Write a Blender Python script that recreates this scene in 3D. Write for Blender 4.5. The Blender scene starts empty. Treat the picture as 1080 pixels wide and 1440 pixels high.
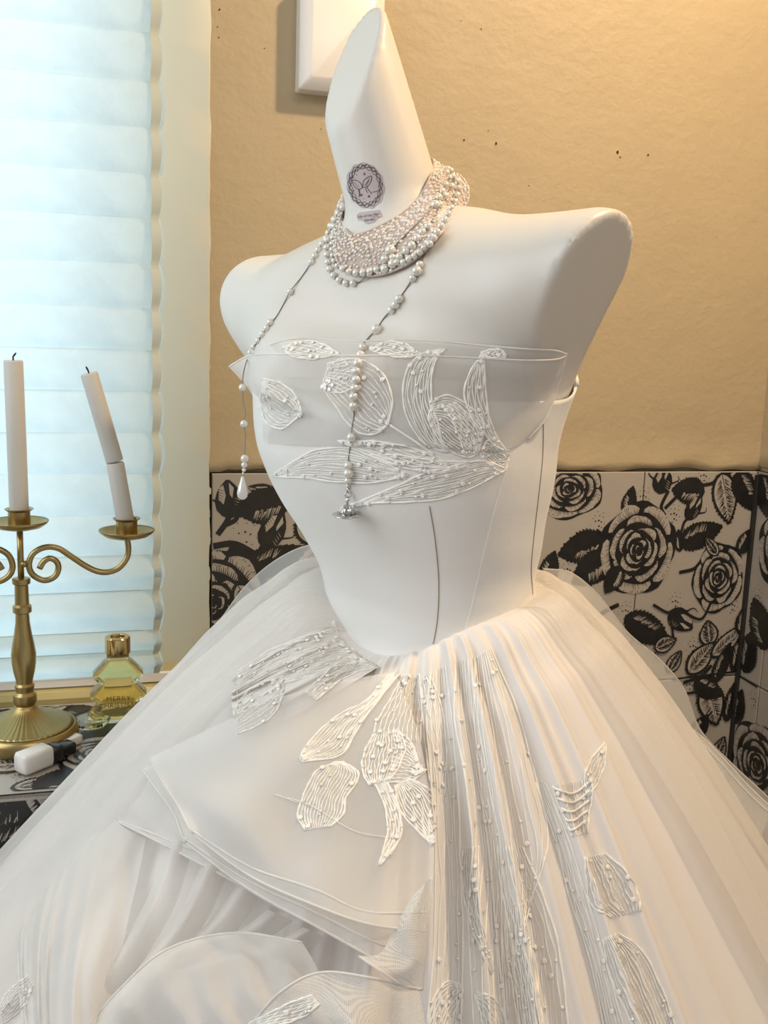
import bpy, bmesh, math, random
import numpy as np
from mathutils import Vector, Matrix
from mathutils.bvhtree import BVHTree
rng = random.Random(7)
nrng = np.random.RandomState(5)
S = bpy.context.scene
COL = S.collection
# ------------------------------------------------------------------ camera
ZC = 1.40
F = 1400.0
PITCH = math.atan(F/7880.0); ROLL = 0.0336
fw = Vector((0, math.cos(PITCH), -math.sin(PITCH)))
up0 = Vector((0, math.sin(PITCH), math.cos(PITCH))); r0_ = Vector((1, 0, 0))
rt = r0_*math.cos(ROLL)+up0*math.sin(ROLL)
up = up0*math.cos(ROLL)-r0_*math.sin(ROLL)
CAM = Vector((0, 0, ZC))
cd = bpy.data.cameras.new('camera'); cam = bpy.data.objects.new('camera', cd); COL.objects.link(cam)
cd.sensor_fit = 'VERTICAL'; cd.sensor_height = 36.0; cd.lens = 36.0*F/1440.0; cd.clip_start = .02
M = Matrix((rt, up, -fw)).transposed().to_4x4(); M.translation = CAM
cam.matrix_world = M
S.camera = cam
# ------------------------------------------------------------------ world and light
w = bpy.data.worlds.new('world'); S.world = w; w.use_nodes = True
bg = w.node_tree.nodes['Background']; bg.inputs[0].default_value = (.84, .90, 1.0, 1); bg.inputs[1].default_value = .36
S.view_settings.view_transform = 'Standard'; S.view_settings.look = 'None'
S.view_settings.gamma = 1; S.view_settings.use_curve_mapping = False
S.view_settings.exposure = 0.22
def area(name, loc, target, size, power, col):
    l = bpy.data.lights.new(name, 'AREA'); l.shape = 'RECTANGLE'; l.size, l.size_y = size
    l.energy = power; l.color = col
    o = bpy.data.objects.new(name, l); COL.objects.link(o); o.location = loc
    o.rotation_euler = (Vector(target)-Vector(loc)).to_track_quat('-Z', 'Y').to_euler()
    return o
area('ceiling_spot', (.66, .80, 2.34), (-.05, 1.2, 1.5), (.08, .08), 10.5, (1, .74, .46))
area('front_fill', (.5, -.35, 2.5), (.1, .9, 1.1), (.8, .6), 7, (1, .86, .72))  # added soft front fill, not an actual ceiling fixture
area('window_daylight', (-.9, 2.3, 1.75), (-.45, 1.1, 1.4), (1.6, 1.6), 36, (.78, .92, 1))
area('side_fill', (-1.05, .35, 1.75), (0, .8, 1.15), (.9, 1.1), 9, (.86, .94, 1))  # added cool fill from the left; no window is built there
# ------------------------------------------------------------------ helpers
def ray(px, py): return fw+rt*((px-540)/F)-up*((py-720)/F)
def P(px, py, d): return CAM+ray(px, py)*d
def proj(p):
    v = Vector(p)-CAM; d = v.dot(fw)
    return 540+F*v.dot(rt)/d, 720-F*v.dot(up)/d, d
def at_z(px, py, z):
    r = ray(px, py); return CAM+r*((z-ZC)/r.z)
WL = {}
def wloc(o): return WL.get(o.name, Vector((0, 0, 0)))
def props(o, label=None, cat=None, group=None, kind=None):
    if label: o['label'] = label
    if cat: o['category'] = cat
    if group: o['group'] = group
    if kind: o['kind'] = kind
    return o
def empty(name, loc, label, cat, group=None):
    o = bpy.data.objects.new(name, None); COL.objects.link(o); o.location = loc; o.empty_display_size = .02
    WL[o.name] = Vector(loc); return props(o, label, cat, group)
class MB:
    def __init__(s): s.v = []; s.f = []; s.mi = []
    def add(s, v, f, mi=0):
        n = len(s.v); s.v += [tuple(p) for p in v]; s.f += [tuple(i+n for i in q) for q in f]; s.mi += [mi]*len(f); return s
    def box(s, c, h, ax=None, mi=0):
        ax = ax or (Vector((1, 0, 0)), Vector((0, 1, 0)), Vector((0, 0, 1)))
        c = Vector(c); vs = []
        for k in range(8):
            sx, sy, sz = (1 if k & 1 else -1), (1 if k & 2 else -1), (1 if k & 4 else -1)
            vs.append(c+ax[0]*h[0]*sx+ax[1]*h[1]*sy+ax[2]*h[2]*sz)
        return s.add(vs, [(0, 2, 3, 1), (4, 5, 7, 6), (0, 1, 5, 4), (2, 6, 7, 3), (0, 4, 6, 2), (1, 3, 7, 5)], mi)
    def tube(s, pts, r, n=6, cap=True, mi=0):
        pts = [Vector(p) for p in pts]
        if len(pts) < 2: return s
        rad = r if hasattr(r, '__len__') else [r]*len(pts)
        vs = []; fs = []; N = None
        for i, p in enumerate(pts):
            t = (pts[min(i+1, len(pts)-1)]-pts[max(i-1, 0)])
            if t.length < 1e-9: t = Vector((0, 0, 1))
            t.normalize()
            if N is None: N = t.orthogonal().normalized()
            N = (N-t*N.dot(t))
            if N.length < 1e-6: N = t.orthogonal()
            N.normalize(); B = t.cross(N)
            for k in range(n):
                a = 2*math.pi*k/n; vs.append(p+(N*math.cos(a)+B*math.sin(a))*rad[i])
            if i:
                b = (i-1)*n
                for k in range(n): fs.append((b+k, b+(k+1) % n, b+n+(k+1) % n, b+n+k))
        if cap:
            fs.append(tuple(range(n))[::-1]); b = (len(pts)-1)*n; fs.append(tuple(b+k for k in range(n)))
        return s.add(vs, fs, mi)
    def lathe(s, prof, c, n=32, ax=None, mi=0, rfun=None):
        ax = ax or (Vector((1, 0, 0)), Vector((0, 1, 0)), Vector((0, 0, 1))); c = Vector(c)
        vs = []; fs = []
        for i, (r, h) in enumerate(prof):
            for k in range(n):
                a = 2*math.pi*k/n; rr = r*(rfun(i, a) if rfun else 1)
                vs.append(c+ax[0]*math.cos(a)*rr+ax[1]*math.sin(a)*rr+ax[2]*h)
            if i:
                b = (i-1)*n
                for k in range(n): fs.append((b+k, b+(k+1) % n, b+n+(k+1) % n, b+n+k))
        if prof[0][0] > 1e-5: fs.append(tuple(range(n))[::-1])
        if prof[-1][0] > 1e-5: b = (len(prof)-1)*n; fs.append(tuple(b+k for k in range(n)))
        return s.add(vs, fs, mi)
    def sphere(s, c, r, n=8, m=5, mi=0, sc=(1, 1, 1)):
        c = Vector(c); vs = [c+Vector((0, 0, r*sc[2]))]; fs = []
        for i in range(1, m):
            t = math.pi*i/m
            for k in range(n):
                a = 2*math.pi*k/n
                vs.append(c+Vector((math.sin(t)*math.cos(a)*r*sc[0], math.sin(t)*math.sin(a)*r*sc[1], math.cos(t)*r*sc[2])))
        vs.append(c-Vector((0, 0, r*sc[2]))); e = len(vs)-1
        for k in range(n):
            fs.append((0, 1+k, 1+(k+1) % n)); fs.append((e, e-n+(k+1) % n, e-n+k))
        for i in range(m-2):
            for k in range(n):
                a = 1+i*n+k; b = 1+i*n+(k+1) % n; fs.append((a, a+n, b+n, b))
        return s.add(vs, fs, mi)
    def grid(s, G, closed=False, mi=0):
        m = len(G); n = len(G[0]); vs = [p for row in G for p in row]; fs = []
        for i in range(m-1):
            for j in range(n if closed else n-1):
                a = i*n+j; b = i*n+(j+1) % n; fs.append((a, b, b+n, a+n))
        return s.add(vs, fs, mi)
    def build(s, name, mat, parent=None, smooth=True, origin=None, sharp=None):
        v = np.array([tuple(p) for p in s.v], dtype=float).reshape(-1, 3)
        c = np.array(origin) if origin is not None else (v.min(0)+v.max(0))/2
        me = bpy.data.meshes.new(name); me.from_pydata((v-c).tolist(), [], s.f)
        mats = mat if isinstance(mat, (list, tuple)) else [mat]
        for m_ in mats: me.materials.append(m_)
        if len(mats) > 1: me.polygons.foreach_set('material_index', s.mi)
        if smooth: me.polygons.foreach_set('use_smooth', [True]*len(me.polygons))
        me.update()
        if smooth and sharp is not None: me.set_sharp_from_angle(angle=math.radians(sharp))
        o = bpy.data.objects.new(name, me); COL.objects.link(o)
        if parent: o.parent = parent
        o.location = Vector(c)-(wloc(parent) if parent else Vector((0, 0, 0)))
        WL[o.name] = Vector(c)
        return o
def copy_to(src, loc, parent=None, rot=None, scale=None):
    o = src.copy(); COL.objects.link(o); o.parent = parent
    o.location = Vector(loc)-(wloc(parent) if parent else Vector((0, 0, 0)))
    if rot is not None: o.rotation_euler = rot
    if scale is not None: o.scale = scale if hasattr(scale, '__len__') else (scale,)*3
    WL[o.name] = Vector(loc); return o
def cr(pts, n):
    """Catmull-Rom through points, n samples"""
    p = np.array([tuple(q) for q in pts], float); k = len(p)
    if k == 2: t = np.linspace(0, 1, n)[:, None]; return p[0]*(1-t)+p[1]*t
    q = np.vstack([2*p[0]-p[1], p, 2*p[-1]-p[-2]])
    seg = np.r_[0, np.cumsum(np.maximum(1e-9, np.linalg.norm(np.diff(p, axis=0), axis=1)))]
    u = np.linspace(0, seg[-1], n); i = np.clip(np.searchsorted(seg, u, side='right')-1, 0, k-2)
    t = ((u-seg[i])/(seg[i+1]-seg[i]))[:, None]
    a, b, c, d = q[i], q[i+1], q[i+2], q[i+3]
    return .5*(2*b+(c-a)*t+(2*a-5*b+4*c-d)*t*t+(3*b-a-3*c+d)*t**3)
# ------------------------------------------------------------------ materials
def mat(name, col, rough=.5, metal=0, noise=None, bump=None, **kw):
    m = bpy.data.materials.new(name); m.use_nodes = True; nt = m.node_tree; N = nt.nodes; L = nt.links
    b = N['Principled BSDF']; b.inputs['Base Color'].default_value = (*col, 1)
    b.inputs['Roughness'].default_value = rough; b.inputs['Metallic'].default_value = metal
    for k, v in kw.items():
        k = k.replace('_', ' ')
        b.inputs[k].default_value = v
    tc = N.new('ShaderNodeTexCoord')
    if noise:
        sc, amt, col2 = noise
        n = N.new('ShaderNodeTexNoise'); n.inputs['Scale'].default_value = sc; n.inputs['Detail'].default_value = 6
        L.new(tc.outputs['Object'], n.inputs['Vector'])
        r = N.new('ShaderNodeMapRange'); r.inputs[1].default_value = .3; r.inputs[2].default_value = .7; r.inputs[4].default_value = amt
        L.new(n.outputs[0], r.inputs[0])
        x = N.new('ShaderNodeMix'); x.data_type = 'RGBA'; x.inputs[6].default_value = (*col, 1); x.inputs[7].default_value = (*col2, 1)
        L.new(r.outputs[0], x.inputs[0]); L.new(x.outputs[2], b.inputs['Base Color'])
    if bump:
        prev = None
        for sc, st, dist, stretch in bump:
            n = N.new('ShaderNodeTexNoise'); n.inputs['Scale'].default_value = sc; n.inputs['Detail'].default_value = 5
            mp = N.new('ShaderNodeMapping'); mp.inputs['Scale'].default_value = stretch
            L.new(tc.outputs['Object'], mp.inputs[0]); L.new(mp.outputs[0], n.inputs['Vector'])
            u = N.new('ShaderNodeBump'); u.inputs['Strength'].default_value = st; u.inputs['Distance'].default_value = dist
            L.new(n.outputs[0], u.inputs['Height'])
            if prev: L.new(prev.outputs[0], u.inputs['Normal'])
            prev = u
        L.new(prev.outputs[0], b.inputs['Normal'])
    return m
def sheer(name, col, alpha, weave=0, tint=.35, rough=.6, line=(.5, .5)):
    """thin cloth: diffuse + translucent, partly see-through; optional net weave in object space"""
    m = bpy.data.materials.new(name); m.use_nodes = True; nt = m.node_tree; N = nt.nodes; L = nt.links
    N.remove(N['Principled BSDF']); out = N['Material Output']
    d = N.new('ShaderNodeBsdfPrincipled'); d.inputs['Base Color'].default_value = (*col, 1); d.inputs['Roughness'].default_value = rough
    d.inputs['Sheen Weight'].default_value = .25
    t = N.new('ShaderNodeBsdfTranslucent'); t.inputs[0].default_value = (*col, 1)
    x = N.new('ShaderNodeMixShader'); x.inputs[0].default_value = tint; L.new(d.outputs[0], x.inputs[1]); L.new(t.outputs[0], x.inputs[2])
    tr = N.new('ShaderNodeBsdfTransparent'); y = N.new('ShaderNodeMixShader')
    lw = N.new('ShaderNodeLayerWeight'); lw.inputs[0].default_value = .35
    mr = N.new('ShaderNodeMapRange'); mr.inputs[3].default_value = alpha; mr.inputs[4].default_value = min(1, alpha+.45)
    L.new(lw.outputs['Facing'], mr.inputs[0]); fac = mr.outputs[0]
    tc = N.new('ShaderNodeTexCoord')
    if weave:
        vals = []
        for k, dr in enumerate(('X', 'Z')):
            wv = N.new('ShaderNodeTexWave'); wv.bands_direction = dr; wv.inputs['Scale'].default_value = weave; L.new(tc.outputs['Object'], wv.inputs[0])
            g = N.new('ShaderNodeMath'); g.operation = 'GREATER_THAN'; g.inputs[1].default_value = line[k]; L.new(wv.outputs['Fac'], g.inputs[0]); vals.append(g)
        mx = N.new('ShaderNodeMath'); mx.operation = 'MAXIMUM'; L.new(vals[0].outputs[0], mx.inputs[0]); L.new(vals[1].outputs[0], mx.inputs[1])
        r2 = N.new('ShaderNodeMapRange'); r2.inputs[3].default_value = alpha*.35; L.new(mx.outputs[0], r2.inputs[0])
        L.new(fac, r2.inputs[4]); fac = r2.outputs[0]
    L.new(fac, y.inputs[0]); L.new(tr.outputs[0], y.inputs[1]); L.new(x.outputs[0], y.inputs[2]); L.new(y.outputs[0], out.inputs[0])
    n = N.new('ShaderNodeTexNoise'); n.inputs['Scale'].default_value = 900; L.new(tc.outputs['Object'], n.inputs['Vector'])
    u = N.new('ShaderNodeBump'); u.inputs['Strength'].default_value = .12; u.inputs['Distance'].default_value = .0006
    L.new(n.outputs[0], u.inputs['Height']); L.new(u.outputs[0], d.inputs['Normal'])
    return m
MAT = {}
MAT['plaster'] = mat('plaster_wall', (.475, .375, .228), .55, noise=(3.0, .6, (.41, .32, .20)),
                     bump=[(14, .30, .007, (1, 1, 1.1)), (60, .30, .003, (1, 1, 1.4)), (170, .30, .0015, (1, 1, 1))])
MAT['casing'] = mat('painted_casing', (.56, .59, .54), .45, noise=(6, .4, (.66, .67, .58)), bump=[(30, .1, .002, (1, 1, .2))])
MAT['tile'] = mat('tile_glaze', (.43, .385, .33), .25, noise=(9, .4, (.39, .35, .30)))
MAT['ink'] = mat('black_print', (.012, .011, .010), .35, noise=(60, .4, (.03, .028, .025)))
MAT['grout'] = mat('black_grout', (.02, .018, .016), .8, bump=[(200, .3, .001, (1, 1, 1))])
MAT['fibre'] = mat('fibreglass', (.72, .68, .62), .42, noise=(5, .3, (.70, .655, .60)), Coat_Weight=.15, Coat_Roughness=.35)
MAT['satin'] = mat('satin', (.80, .785, .755), .42, bump=[(260, .05, .0006, (1, 1, 1)), (9, .35, .008, (1, 1, .5)), (26, .15, .004, (.6, .6, 2))], Sheen_Weight=.3)
MAT['skirt'] = mat('skirt_satin', (.78, .735, .70), .55, bump=[(320, .1, .0006, (1, 1, 1))], Sheen_Weight=.4)
MAT['gold'] = mat('brushed_brass', (.42, .31, .13), .34, 1, noise=(40, .6, (.33, .24, .10)), bump=[(90, .08, .0008, (1, 1, .15))])
MAT['wax'] = mat('candle_wax', (.52, .50, .46), .5, noise=(15, .4, (.48, .46, .42)), bump=[(40, .15, .001, (1, 1, .4))], Subsurface_Weight=.2, Subsurface_Radius=(.01, .008, .005))
MAT['wick'] = mat('burnt_wick', (.015, .013, .012), .9, bump=[(900, .4, .0004, (1, 1, 1))])
MAT['white_plastic'] = mat('white_plastic', (.80, .76, .72), .3, noise=(10, .3, (.77, .73, .68)))
MAT['black_plastic'] = mat('black_plastic', (.012, .012, .014), .2, noise=(30, .3, (.02, .02, .02)))
MAT['pearl'] = mat('pearl', (.80, .77, .70), .18, .22, noise=(60, .3, (.76, .73, .67)), Coat_Weight=.7, Coat_Roughness=.06, Sheen_Weight=.2)
MAT['silver'] = mat('silver_metal', (.62, .60, .58), .18, 1, noise=(90, .4, (.45, .44, .43)))
MAT['cord'] = mat('grey_cord', (.30, .26, .22), .4, .6, noise=(300, .5, (.2, .17, .14)))
MAT['thread'] = mat('white_thread', (.93, .91, .86), .55, bump=[(900, .5, .0005, (1, 1, 1))], Sheen_Weight=.3)
MAT['sequin'] = mat('sequin', (.95, .92, .88), .1, .0, noise=(400, .3, (.85, .82, .8)), Coat_Weight=1.)
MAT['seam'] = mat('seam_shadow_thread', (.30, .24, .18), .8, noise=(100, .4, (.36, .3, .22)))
MAT['organza'] = sheer('organza', (.83, .805, .775), .42, tint=.12)
MAT['tulle'] = sheer('tulle', (.83, .795, .755), .34, tint=.2)
MAT['net'] = sheer('horsehair_net', (.80, .77, .73), .62, weave=300, tint=.15)
MAT['bustorganza'] = sheer('bust_organza', (.80, .775, .74), .50, tint=.08)
MAT['floor'] = mat('floor_boards', (.20, .12, .07), .5, noise=(8, .6, (.14, .08, .045)))
MAT['backsheer'] = sheer('back_organza', (.80, .79, .77), .26, tint=.2)
# ------------------------------------------------------------------ the room
O_ = P(290, 600, 1.255); _e = ray(5700, 637); EH = Vector((_e.x, _e.y, 0)).normalized(); NW = Vector((EH.y, -EH.x, 0)); Z = Vector((0, 0, 1))
O_.z = 0
def W(px, py, off=0):
    d = ray(px, py); o = O_+NW*off; t = (o-CAM).dot(NW)/d.dot(NW); q = CAM+d*t-o; return q.dot(EH), q.z
def wp(u, z, off=0): return O_+EH*u+Z*z+NW*off
UC = .811; ZT = 1.221; TS = .3155; ZL = .962
def box(name, u0, u1, z0, z1, n0, n1, m, parent=None, kind='structure', sharp=True):
    b = MB().box(wp((u0+u1)/2, (z0+z1)/2, (n0+n1)/2), ((u1-u0)/2, (n1-n0)/2, (z1-z0)/2), (EH, NW, Z))
    o = b.build(name, m, parent, smooth=False)
    if kind and not parent: o['kind'] = kind
    return o
# core of the back wall: right of the window, below it, and far left
wb = MB()
for (u0, u1, z0, z1) in [(0, UC+.2, 0, 2.6), (-1.0, 0, 0, .93), (-1.0, 0, 2.25, 2.6), (-1.5, -1.0, 0, 2.6)]:
    wb.box(wp((u0+u1)/2, (z0+z1)/2, -.075), ((u1-u0)/2, .07, (z1-z0)/2), (EH, NW, Z))
wall_back = wb.build('wall_back', MAT['plaster'], smooth=False); wall_back['kind'] = 'structure'
# plaster coat with an uneven lower edge
n = 90; G = []
def edge(u): return ZT+.002+.0022*math.sin(u*31)+.0014*math.sin(u*83+1)+(-.004 if u < .02 else 0)
us = [UC*i/n for i in range(n+1)]
prof = [(0, None), (.005, .001), (.0085, .006), (.009, .012), (.0065, .02), (.006, .06), (.006, .3), (.006, .8), (.006, 1.379)]
rowsG = []
for off, dz in prof: rowsG.append([wp(u, edge(u)+(dz or 0)*(1+.25*math.sin(u*57)*(1 if dz and dz < .03 else 0)), off) for u in us])
pl = MB().grid(rowsG).build('plaster_coat', MAT['plaster'], wall_back)
# ragged paint flakes along the plaster's left edge
fl = MB()
for (py, hh, ww) in [(486, 9, 3), (517, 5, 3), (548, 11, 2.5), (578, 12, 2.5), (160, 3, 2), (452, 2, 2), (690, 6, 4), (720, 10, 3), (760, 8, 3.5), (805, 9, 3)]:
    u, z = W(291, py); pts = []
    for k in range(12):
        a = 2*math.pi*k/12; rr = 1+.3*rng.uniform(-1, 1); pts.append((u+.001+ww*.0008*math.cos(a)*rr, z+hh*.0009*math.sin(a)*rr))
    fl.add([wp(a, b, .0092) for a, b in pts]+[wp(a, b, .004) for a, b in pts], [tuple(range(12))]+[(i, (i+1) % 12, (i+1) % 12+12, i+12) for i in range(12)])
fl.build('paint_flake', MAT['casing'], wall_back, smooth=False)
# nail holes with crumbled rims
hl = MB()
for (px, py, r) in [(650, 198, 2.6), (695, 203, 3), (865, 215, 3.4), (869, 222, 2), (908, 219, 2.4), (684, 185, 1.3), (674, 43, 1.5), (646, 31, 1.3), (741, 262, 1.3), (802, 474, 1.4), (308, 16, 2), (305, 40, 1.5), (307, 55, 1.5), (450, 183, 1.2), (371, 70, 1.2)]:
    u, z = W(px, py); k = 9; r *= .00055
    pts = [(u+r*math.cos(2*math.pi*i/k)*rng.uniform(.6, 1.3), z+r*math.sin(2*math.pi*i/k)*rng.uniform(.6, 1.4)) for i in range(k)]
    hl.add([wp(a, b, .0066) for a, b in pts]+[wp(u, z, .0061)], [(i, (i+1) % k, k) for i in range(k)])
hl.build('nail_hole', MAT['grout'], wall_back, smooth=False)
# right wall
RW = wp(UC, 0)
def rp(s, z, off=0): return O_+EH*(UC-off)+NW*s+Z*z      # s runs towards the viewer
rw = MB().box(O_+EH*(UC+.05)+NW*.85+Z*1.3, (.05, .9, 1.3), (EH, NW, Z)).build('wall_right', MAT['plaster'], smooth=False); rw['kind'] = 'structure'
cgr = MB().grid([[rp(.0+s*.09, ZT+.004+dz, off+.0015*math.sin(s*2.1)) for s in range(20)] for off, dz in [(0, 0), (.009, .006), (.006, .02), (.006, .4), (.006, 1.37)]])
cgr.build('plaster_coat', MAT['plaster'], rw)
lf = MB().box(wp(-1.5, 1.3, 1.1), (.05, 1.2, 1.3), (EH, NW, Z)).build('wall_left', MAT['plaster'], smooth=False); lf['kind'] = 'structure'
fl_ = MB().box(wp(-.3, -.02, .9), (1.5, 1.3, .02), (EH, NW, Z)).build('floor', MAT['floor'], smooth=False); fl_['kind'] = 'structure'
cl = MB().box(wp(-.3, 2.63, .9), (1.5, 1.3, .03), (EH, NW, Z)).build('ceiling', MAT['casing'], smooth=False); cl['kind'] = 'structure'
# tiles, one bevelled slab shared by all whole tiles
def slab(w_, h_, t=.006, bv=.0012):
    vs = []
    for (x, y, zz) in [(w_/2, h_/2, 0), (w_/2, h_/2, t-bv), (w_/2-bv, h_/2-bv, t)]:
        vs += [Vector((-x, -y, zz)), Vector((x, -y, zz)), Vector((x, y, zz)), Vector((-x, y, zz))]
    f = [(8, 9, 10, 11)]
    for k in (0, 4):
        for i in range(4): f.append((k+i, k+(i+1) % 4, k+4+(i+1) % 4, k+4+i))
    return vs, f
def put_tile(parent, c, eu, ev, nn, w_, h_, jit=.0004):
    vs, f = slab(w_-.0016, h_-.0016); c = c+nn*rng.uniform(-jit, jit)
    mb = MB().add([c+eu*v.x+ev*v.y+nn*v.z for v in vs], f)
    return mb.build('tile', MAT['tile'], parent, smooth=False)
GROUT = MB().box(wp(UC/2, ZT/2, .0006), (UC/2, .0006, ZT/2), (EH, NW, Z)).build('grout', MAT['grout'], wall_back, smooth=False)
for j in range(4):
    z1 = ZT-j*TS; z0 = max(.0, z1-TS)
    if z1-z0 < .02: continue
    for (u0, u1) in [(.006, .3055), (.3055, .619), (.619, UC)]:
        put_tile(wall_back, wp((u0+u1)/2, (z0+z1)/2, .0012), EH, Z, NW, u1-u0, z1-z0)
MB().box(rp(.5, ZT/2, .0006), (.0006, .5, ZT/2), (EH, NW, Z)).build('grout', MAT['grout'], rw, smooth=False)
for j in range(4):
    z1 = ZT-j*TS; z0 = max(0, z1-TS)
    s0 = .008
    for s1 in (.062, .375, .69, 1.0):
        put_tile(rw, rp((s0+s1)/2, (z0+z1)/2, .0012), NW, Z, -EH, s1-s0, z1-z0); s0 = s1
ct = MB().box(wp(UC-.006, ZT/2-.002, .008), (.0055, .0065, ZT/2-.004), (EH, NW, Z)).build('trim_1', MAT['grout'], smooth=False); ct['kind'] = 'structure'
# ---- rose print: vector shapes a hair above the glaze
class Print:
    def __init__(s, pf, clip): s.pf = pf; s.clip = clip; s.mb = MB(); s.L = 0
    def fill(s, pts, white=False):
        u0, u1, v0, v1 = s.clip; q = []
        for a, b in pts:
            a = min(max(a, u0), u1); b = min(max(b, v0), v1)
            if not q or abs(a-q[-1][0])+abs(b-q[-1][1]) > 1e-6: q.append((a, b))
        if len(q) < 3: return
        ar = sum(q[i-1][0]*q[i][1]-q[i][0]*q[i-1][1] for i in range(len(q)))
        if abs(ar) < 1e-7: return
        if ar < 0: q = q[::-1]
        s.L += 1; off = .00003+(s.L % 4000)*6e-7
        s.mb.add([s.pf(a, b, off) for a, b in q], [tuple(range(len(q)))], 1 if white else 0)
    def stroke(s, pts, w_, white=False, taper=True):
        pts = [tuple(p[:2]) for p in (cr([(a, b, 0) for a, b in pts], max(6, 5*len(pts))) if len(pts) > 2 else pts)]
        n = len(pts); L_, R_ = [], []
        for i, (a, b) in enumerate(pts):
            c, d = pts[min(i+1, n-1)], pts[max(i-1, 0)]; tx, ty = c[0]-d[0], c[1]-d[1]; l = math.hypot(tx, ty) or 1
            ww = w_/2*(1-.75*i/(n-1) if taper else 1); L_.append((a-ty/l*ww, b+tx/l*ww)); R_.append((a+ty/l*ww, b-tx/l*ww))
        s.fill(L_+R_[::-1], white)
    def dots(s, c, r=.012):
        for (x, y, q) in [(0, 0, 1), (-.5, -.1, .8), (.4, -.2, .8), (.1, .7, .5), (-.6, .7, .45), (.7, .5, .4), (.1, -.8, .9), (-.9, .3, .35), (.9, -.5, .35), (.5, -1, .45), (-.2, -1.3, .6), (.7, 1.1, .3), (-.2, 1.3, .35), (-1.2, -.6, .25)]:
            k = 7; rr = .00115*q+.0003
            s.fill([(c[0]+x*r+rr*math.cos(2*math.pi*i/k), c[1]+y*r+rr*math.sin(2*math.pi*i/k)) for i in range(k)])
    def leaf(s, c, ang, L, w_, dark=True, seed=0):
        g = random.Random(seed); ca, sa = math.cos(ang), math.sin(ang)
        def T(x, y): return (c[0]+ca*x-sa*y, c[1]+sa*x+ca*y)
        n = 14; up_ = []; dn = []
        for i in range(n+1):
            t = i/n; x = (t-.5)*L; h = w_/2*math.sin(math.pi*t**.8)**.8
            up_.append((x, h)); dn.append((x, -h))
        def serr(side, sg):
            r = []
            for i in range(n):
                (x0, y0), (x1, y1) = side[i], side[i+1]; r.append((x0, y0)); r.append((x0+(x1-x0)*.9, y1+sg*w_*.06*g.uniform(.5, 1.6)))
            r.append(side[n]); return r
        poly = serr(up_, 1)+serr(dn, -1)[::-1]
        s.fill([T(*p) for p in poly])
        if not dark:
            s.fill([T(x*.88, y*.84) for x, y in up_+dn[::-1]], True)
        s.stroke([T(-L*.5, 0), T(0, w_*.04), T(L*.47, 0)], .0014, white=False)
        for i in range(1, 11 if not dark else 9):
            x = (-.42+.08*i)*L; h = w_/2*math.sin(math.pi*min(1, (x/L+.5))**.8)**.8
            for sg in ((1, -1) if not dark else ((1,) if i < 7 else ())):
                for q in range(3):
                    x2 = x+q*.025*L; a = g.uniform(.05, .25) if not dark else g.uniform(.15, .35); b = g.uniform(.5, .8)
                    s.stroke([T(x2, sg*h*a), T(x2+.07*L, sg*h*b)], g.uniform(.0008, .0019) if dark else g.uniform(.0010, .0022), white=dark)
    def bud(s, c, ang, L, w_, seed=0, stem=None):
        g = random.Random(seed); ca, sa = math.cos(ang), math.sin(ang)
        def T(x, y): return (c[0]+ca*x-sa*y, c[1]+sa*x+ca*y)
        prof = [(-.5, .1), (-.42, .55), (-.25, .92), (-.02, 1), (.2, .8), (.36, .5), (.5, .12)]
        s.fill([T(x*L, y*w_/2) for x, y in prof]+[T(x*L, -y*w_/2) for x, y in prof[::-1]])
        s.fill([T(.1*L, w_*.1), T(.38*L, w_*.16), T(.3*L, w_*.32), T(.0, w_*.36), T(-.12*L, w_*.2)], True)
        s.fill([T(.12*L, -w_*.04), T(.42*L, -w_*.04), T(.28*L, -w_*.2), T(.02*L, -w_*.12)], True)
        for q in range(5): s.stroke([T((.28-.07*q)*L, w_*.34), T((.2-.07*q)*L, w_*(.1+.03*q))], .0009)
        for q in range(4): s.stroke([T((-.05-.08*q)*L, -w_*.38), T((.02-.08*q)*L, -w_*.2)], .0009, True)
        s.stroke([T(-.05*L, w_*.4), T(.12*L, w_*.75), T(.34*L, w_*.72)], .0028)
        s.stroke([T(-.1*L, -w_*.4), T(.1*L, -w_*.8), T(.25*L, -w_*.7)], .0028)
        if stem: s.stroke([T(-.45*L, 0)]+stem, .0042, taper=False)
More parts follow.
